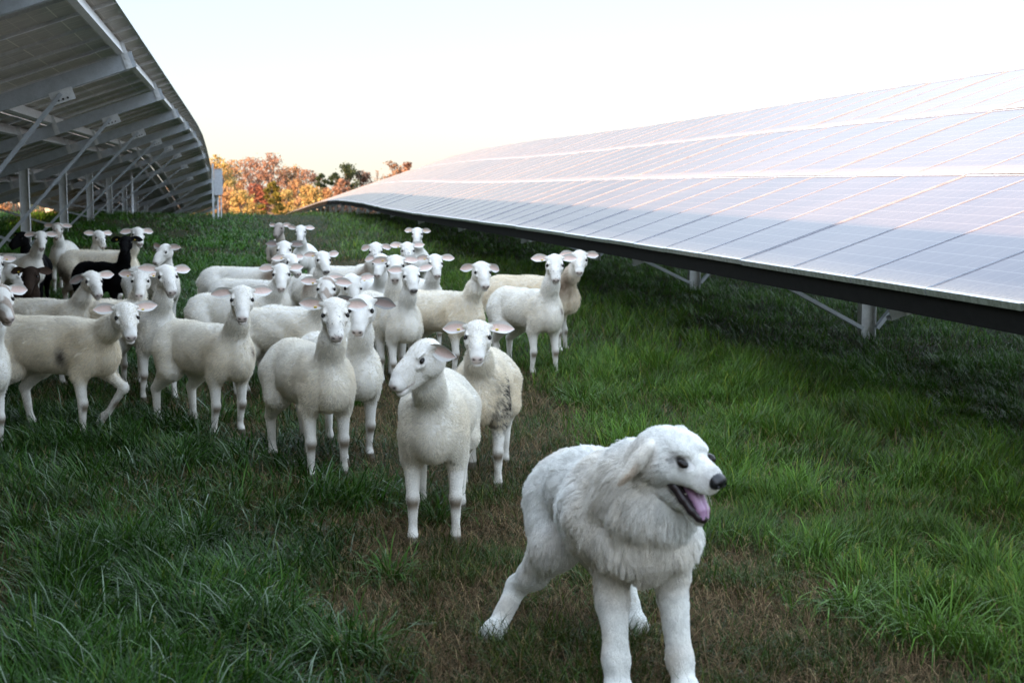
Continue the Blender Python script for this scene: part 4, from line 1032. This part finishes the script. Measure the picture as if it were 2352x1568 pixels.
def blades(x, y, h, w, bend, col, zoff=0.0, ang=None):
    n = len(x); z = ground_z(x, y) + zoff
    a = rng.uniform(0, 2 * math.pi, n) if ang is None else ang
    d = np.stack([np.cos(a), np.sin(a), np.zeros(n)], 1); tw = a + math.pi / 2 + rng.normal(0, .5, n); s = np.stack([np.cos(tw), np.sin(tw), np.zeros(n)], 1)
    p = np.stack([x, y, z - .01], 1); vs = []
    th = rng.uniform(.05, .35, n)
    for k, (fr, wf) in enumerate(((0, .8), (.36, 1.0), (.70, .78), (1.0, 0))):
        if k:
            seg = (fr - prev) * h; th_k = np.clip(th + bend * (fr - .15) ** 1.3 * 2.0, 0, 2.5); p = p + (d * np.sin(th_k)[:, None] + np.array([0, 0, 1.]) * np.cos(th_k)[:, None]) * seg[:, None]
        prev = fr; q = p.copy(); q[:, 2] = np.maximum(q[:, 2], z + .004)
        if wf: vs += [q - s * (w * wf / 2)[:, None], q + s * (w * wf / 2)[:, None]]
        else: vs.append(q)
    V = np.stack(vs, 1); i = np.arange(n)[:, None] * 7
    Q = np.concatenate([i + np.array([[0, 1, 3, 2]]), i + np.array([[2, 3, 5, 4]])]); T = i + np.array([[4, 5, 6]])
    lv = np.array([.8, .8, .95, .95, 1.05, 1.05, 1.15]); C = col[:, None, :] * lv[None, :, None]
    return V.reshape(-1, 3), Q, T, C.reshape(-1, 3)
def build_grass(name, parts, label, mat):
    o = 0; Vs, Qs, Ts, Cs = [], [], [], []
    for V, Q, T, C in parts: Vs.append(V); Qs.append(Q + o); Ts.append(T + o); Cs.append(C); o += len(V)
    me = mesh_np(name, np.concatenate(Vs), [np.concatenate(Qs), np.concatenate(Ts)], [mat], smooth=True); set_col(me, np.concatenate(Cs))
    ob = link(name, me); tag(ob, label, 'grass', None, 'stuff')
def scatter(n, z0, z1, pad=.9, zone=None):
    """points on the ground in the field of view between two depths"""
    u = rng.random(n * 2); z = 1 / (1 / z0 + (1 / z1 - 1 / z0) * u) if z1 / z0 > 2.2 else np.sqrt(z0 ** 2 + (z1 ** 2 - z0 ** 2) * u)
    X = (rng.random(n * 2) - .5) * 2 * (z * .43 + pad); x = X * RGT[0] + z * FWD[0]; y = X * RGT[1] + z * FWD[1]; return x, y
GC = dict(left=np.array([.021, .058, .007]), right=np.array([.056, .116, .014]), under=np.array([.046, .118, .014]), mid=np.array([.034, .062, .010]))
STRAW = np.array([.34, .24, .135]); BROWN = np.array([.085, .053, .028])
green, dry = [], []
def grow(n, z0, z1, hs=1.0, ws=1.0):
    x, y = scatter(n, z0, z1); L, Mi, Rr, U = zones(x, y); r = rng.random(len(x)); cl = vnoise(x * 5.5, y * 5.5, 80); cl2 = vnoise(x * 1.7, y * 1.4, 81)
    kind = np.select([r < L, r < L + Mi, r < L + Mi + Rr], [0, 1, 2], 3)
    # green blades, gathered in tussocks
    dens = np.select([kind == 0, kind == 1, kind == 2], [.45 + .55 * (cl > .42), (.18 + .38 * (cl > .60)) * (1 - .6 * sstep(9, 16, y)), .30 + .70 * (cl > .45)], .5 + .4 * (cl > .5))
    k = rng.random(len(x)) < dens
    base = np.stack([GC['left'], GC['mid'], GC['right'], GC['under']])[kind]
    hh = np.array([.21, .13, .20, .15])[kind] * (.45 + .8 * cl) * rng.uniform(.55, 1.25, len(x)) * hs * (.75 + .5 * cl2)
    ww = np.array([.0062, .0032, .0044, .0042])[kind] * rng.uniform(.6, 1.3, len(x)) * ws
    bd = np.array([.95, .75, .62, .8])[kind] * rng.uniform(.3, 1.35, len(x))
    far = (1 + .9 * sstep(14, 26, y) * (kind == 0))[:, None]; col = base * far * rng.uniform(.45, 1.55, (len(x), 1)) * (.6 + .8 * cl2)[:, None]; yl = (rng.random(len(x)) < .10)[:, None]; col = np.where(yl, col * np.array([2.2, 1.35, 1.2]), col); glint = ((kind == 0) & (rng.random(len(x)) < .035) & (y < 13)); col = np.where(glint[:, None], np.array([.16, .21, .14]) * rng.uniform(.7, 1.2, (len(x), 1)), col); hh = np.where(glint, hh * 1.25, hh)  # a few pale left blades: sky glints painted into their colour
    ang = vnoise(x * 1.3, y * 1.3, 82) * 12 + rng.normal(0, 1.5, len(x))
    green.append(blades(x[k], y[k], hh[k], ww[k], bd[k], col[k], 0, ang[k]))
    # dead stems and thatch
    k = rng.random(len(x)) < np.array([.12, .85, .26, .22])[kind]
    hh = np.array([.12, .10, .14, .12])[kind] * rng.uniform(.4, 1.4, len(x)) * hs; ww = np.full(len(x), .0024) * rng.uniform(.6, 1.3, len(x)) * ws
    t = rng.random((len(x), 1)) * np.where(kind == 3, .5, 1)[:, None]; col = (STRAW * t ** 2 + BROWN * (1 - t ** 2)) * rng.uniform(.6, 1.25, (len(x), 1))
    dry.append(blades(x[k], y[k], hh[k], ww[k], rng.uniform(.2, 2.4, len(x))[k], col[k]))
grow(116000, 3.6, 7.5); grow(98000, 7.5, 13, 1.0, 1.2); grow(100000, 13, 26, 1.0, 1.5); grow(80000, 26, 75, .9, 3.0)
# big tussocks
def tussocks():
    spots = [(2150, 1490, 1.5), (1330, 935, 1.0), (820, 930, .8), (1010, 1210, .8), (1880, 1290, 1.0), (2250, 1330, 1.1), (1700, 1000, .9), (2050, 1120, 1.0), (200, 1130, 1.1), (330, 1290, 1.0), (120, 1400, 1.2), (620, 1440, 1.0), (540, 1180, .9), (800, 1520, 1.1), (1480, 830, .8), (1560, 760, .8), (1800, 860, .9), (2200, 960, .9), (60, 1240, 1.1), (420, 1080, .8), (300, 1540, 1.3), (1960, 1420, 1.0), (1420, 700, .8), (1640, 690, .7), (900, 1330, .8), (1600, 930, .9), (2320, 1180, 1.0)]
    for px, py, k in spots:
        d = ray(px, py); t = CAM_H / -d[2]; c = (CAMP + d * t)[:2]; n = int(170 * k); r_ = np.abs(rng.normal(0, .085 * k, n)); a = rng.uniform(0, 6.28, n)
        x, y = c[0] + r_ * np.cos(a), c[1] + r_ * np.sin(a); L = float(zones(np.array([c[0]]), np.array([c[1]]))[0][0])
        rt = float(sstep(1.6, 2.4, c[0])); base = GC['right'] * rt + (.7 * GC['left'] + .3 * GC['right']) * (1 - rt); col = base * rng.uniform(.6, 1.7, (n, 1))
        green.append(blades(x, y, rng.uniform(.10, .33, n) * k ** .5, rng.uniform(.004, .0075, n), rng.uniform(.3, 1.6, n), col, 0, a + rng.normal(0, 1.0, n)))
tussocks()
# flowering grass heads standing out of the dry strip
def seed_heads():
    x, y = scatter(700, 4.6, 14); L, Mi, Rr, U = zones(x, y); k = rng.random(len(x)) < (.10 * L + .55 * Mi + .55 * Rr); x, y = x[k], y[k]; n = len(x)
    h = rng.uniform(.12, .30, n); a = rng.uniform(0, 6.28, n); bend = rng.uniform(.1, .6, n)
    col = np.tile(np.array([.10, .10, .04]), (n, 1)); dry.append(blades(x, y, h, np.full(n, .0022), bend, col, 0, a))
    for j in range(10):
        u = j / 9; th = .2 + bend * (.85) ** 1.3 * 2
        px_ = x + np.cos(a) * h * np.sin(bend * .8 + .1) * .62; py_ = y + np.sin(a) * h * np.sin(bend * .8 + .1) * .62
        zz = h * np.cos(bend * .8 + .1) * .9 + u * .022 - .01
        c = np.tile(np.array([.30, .22, .09]), (n, 1)) * rng.uniform(.7, 1.2, (n, 1))
        dry.append(blades(px_, py_, np.full(n, .016), np.full(n, .0035), np.full(n, .3), c, zz))
seed_heads()
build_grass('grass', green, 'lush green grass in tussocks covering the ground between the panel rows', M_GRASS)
build_grass('dry_grass', dry, 'brown dead grass stems and seed heads lying along the trodden middle strip', M_STRAW)
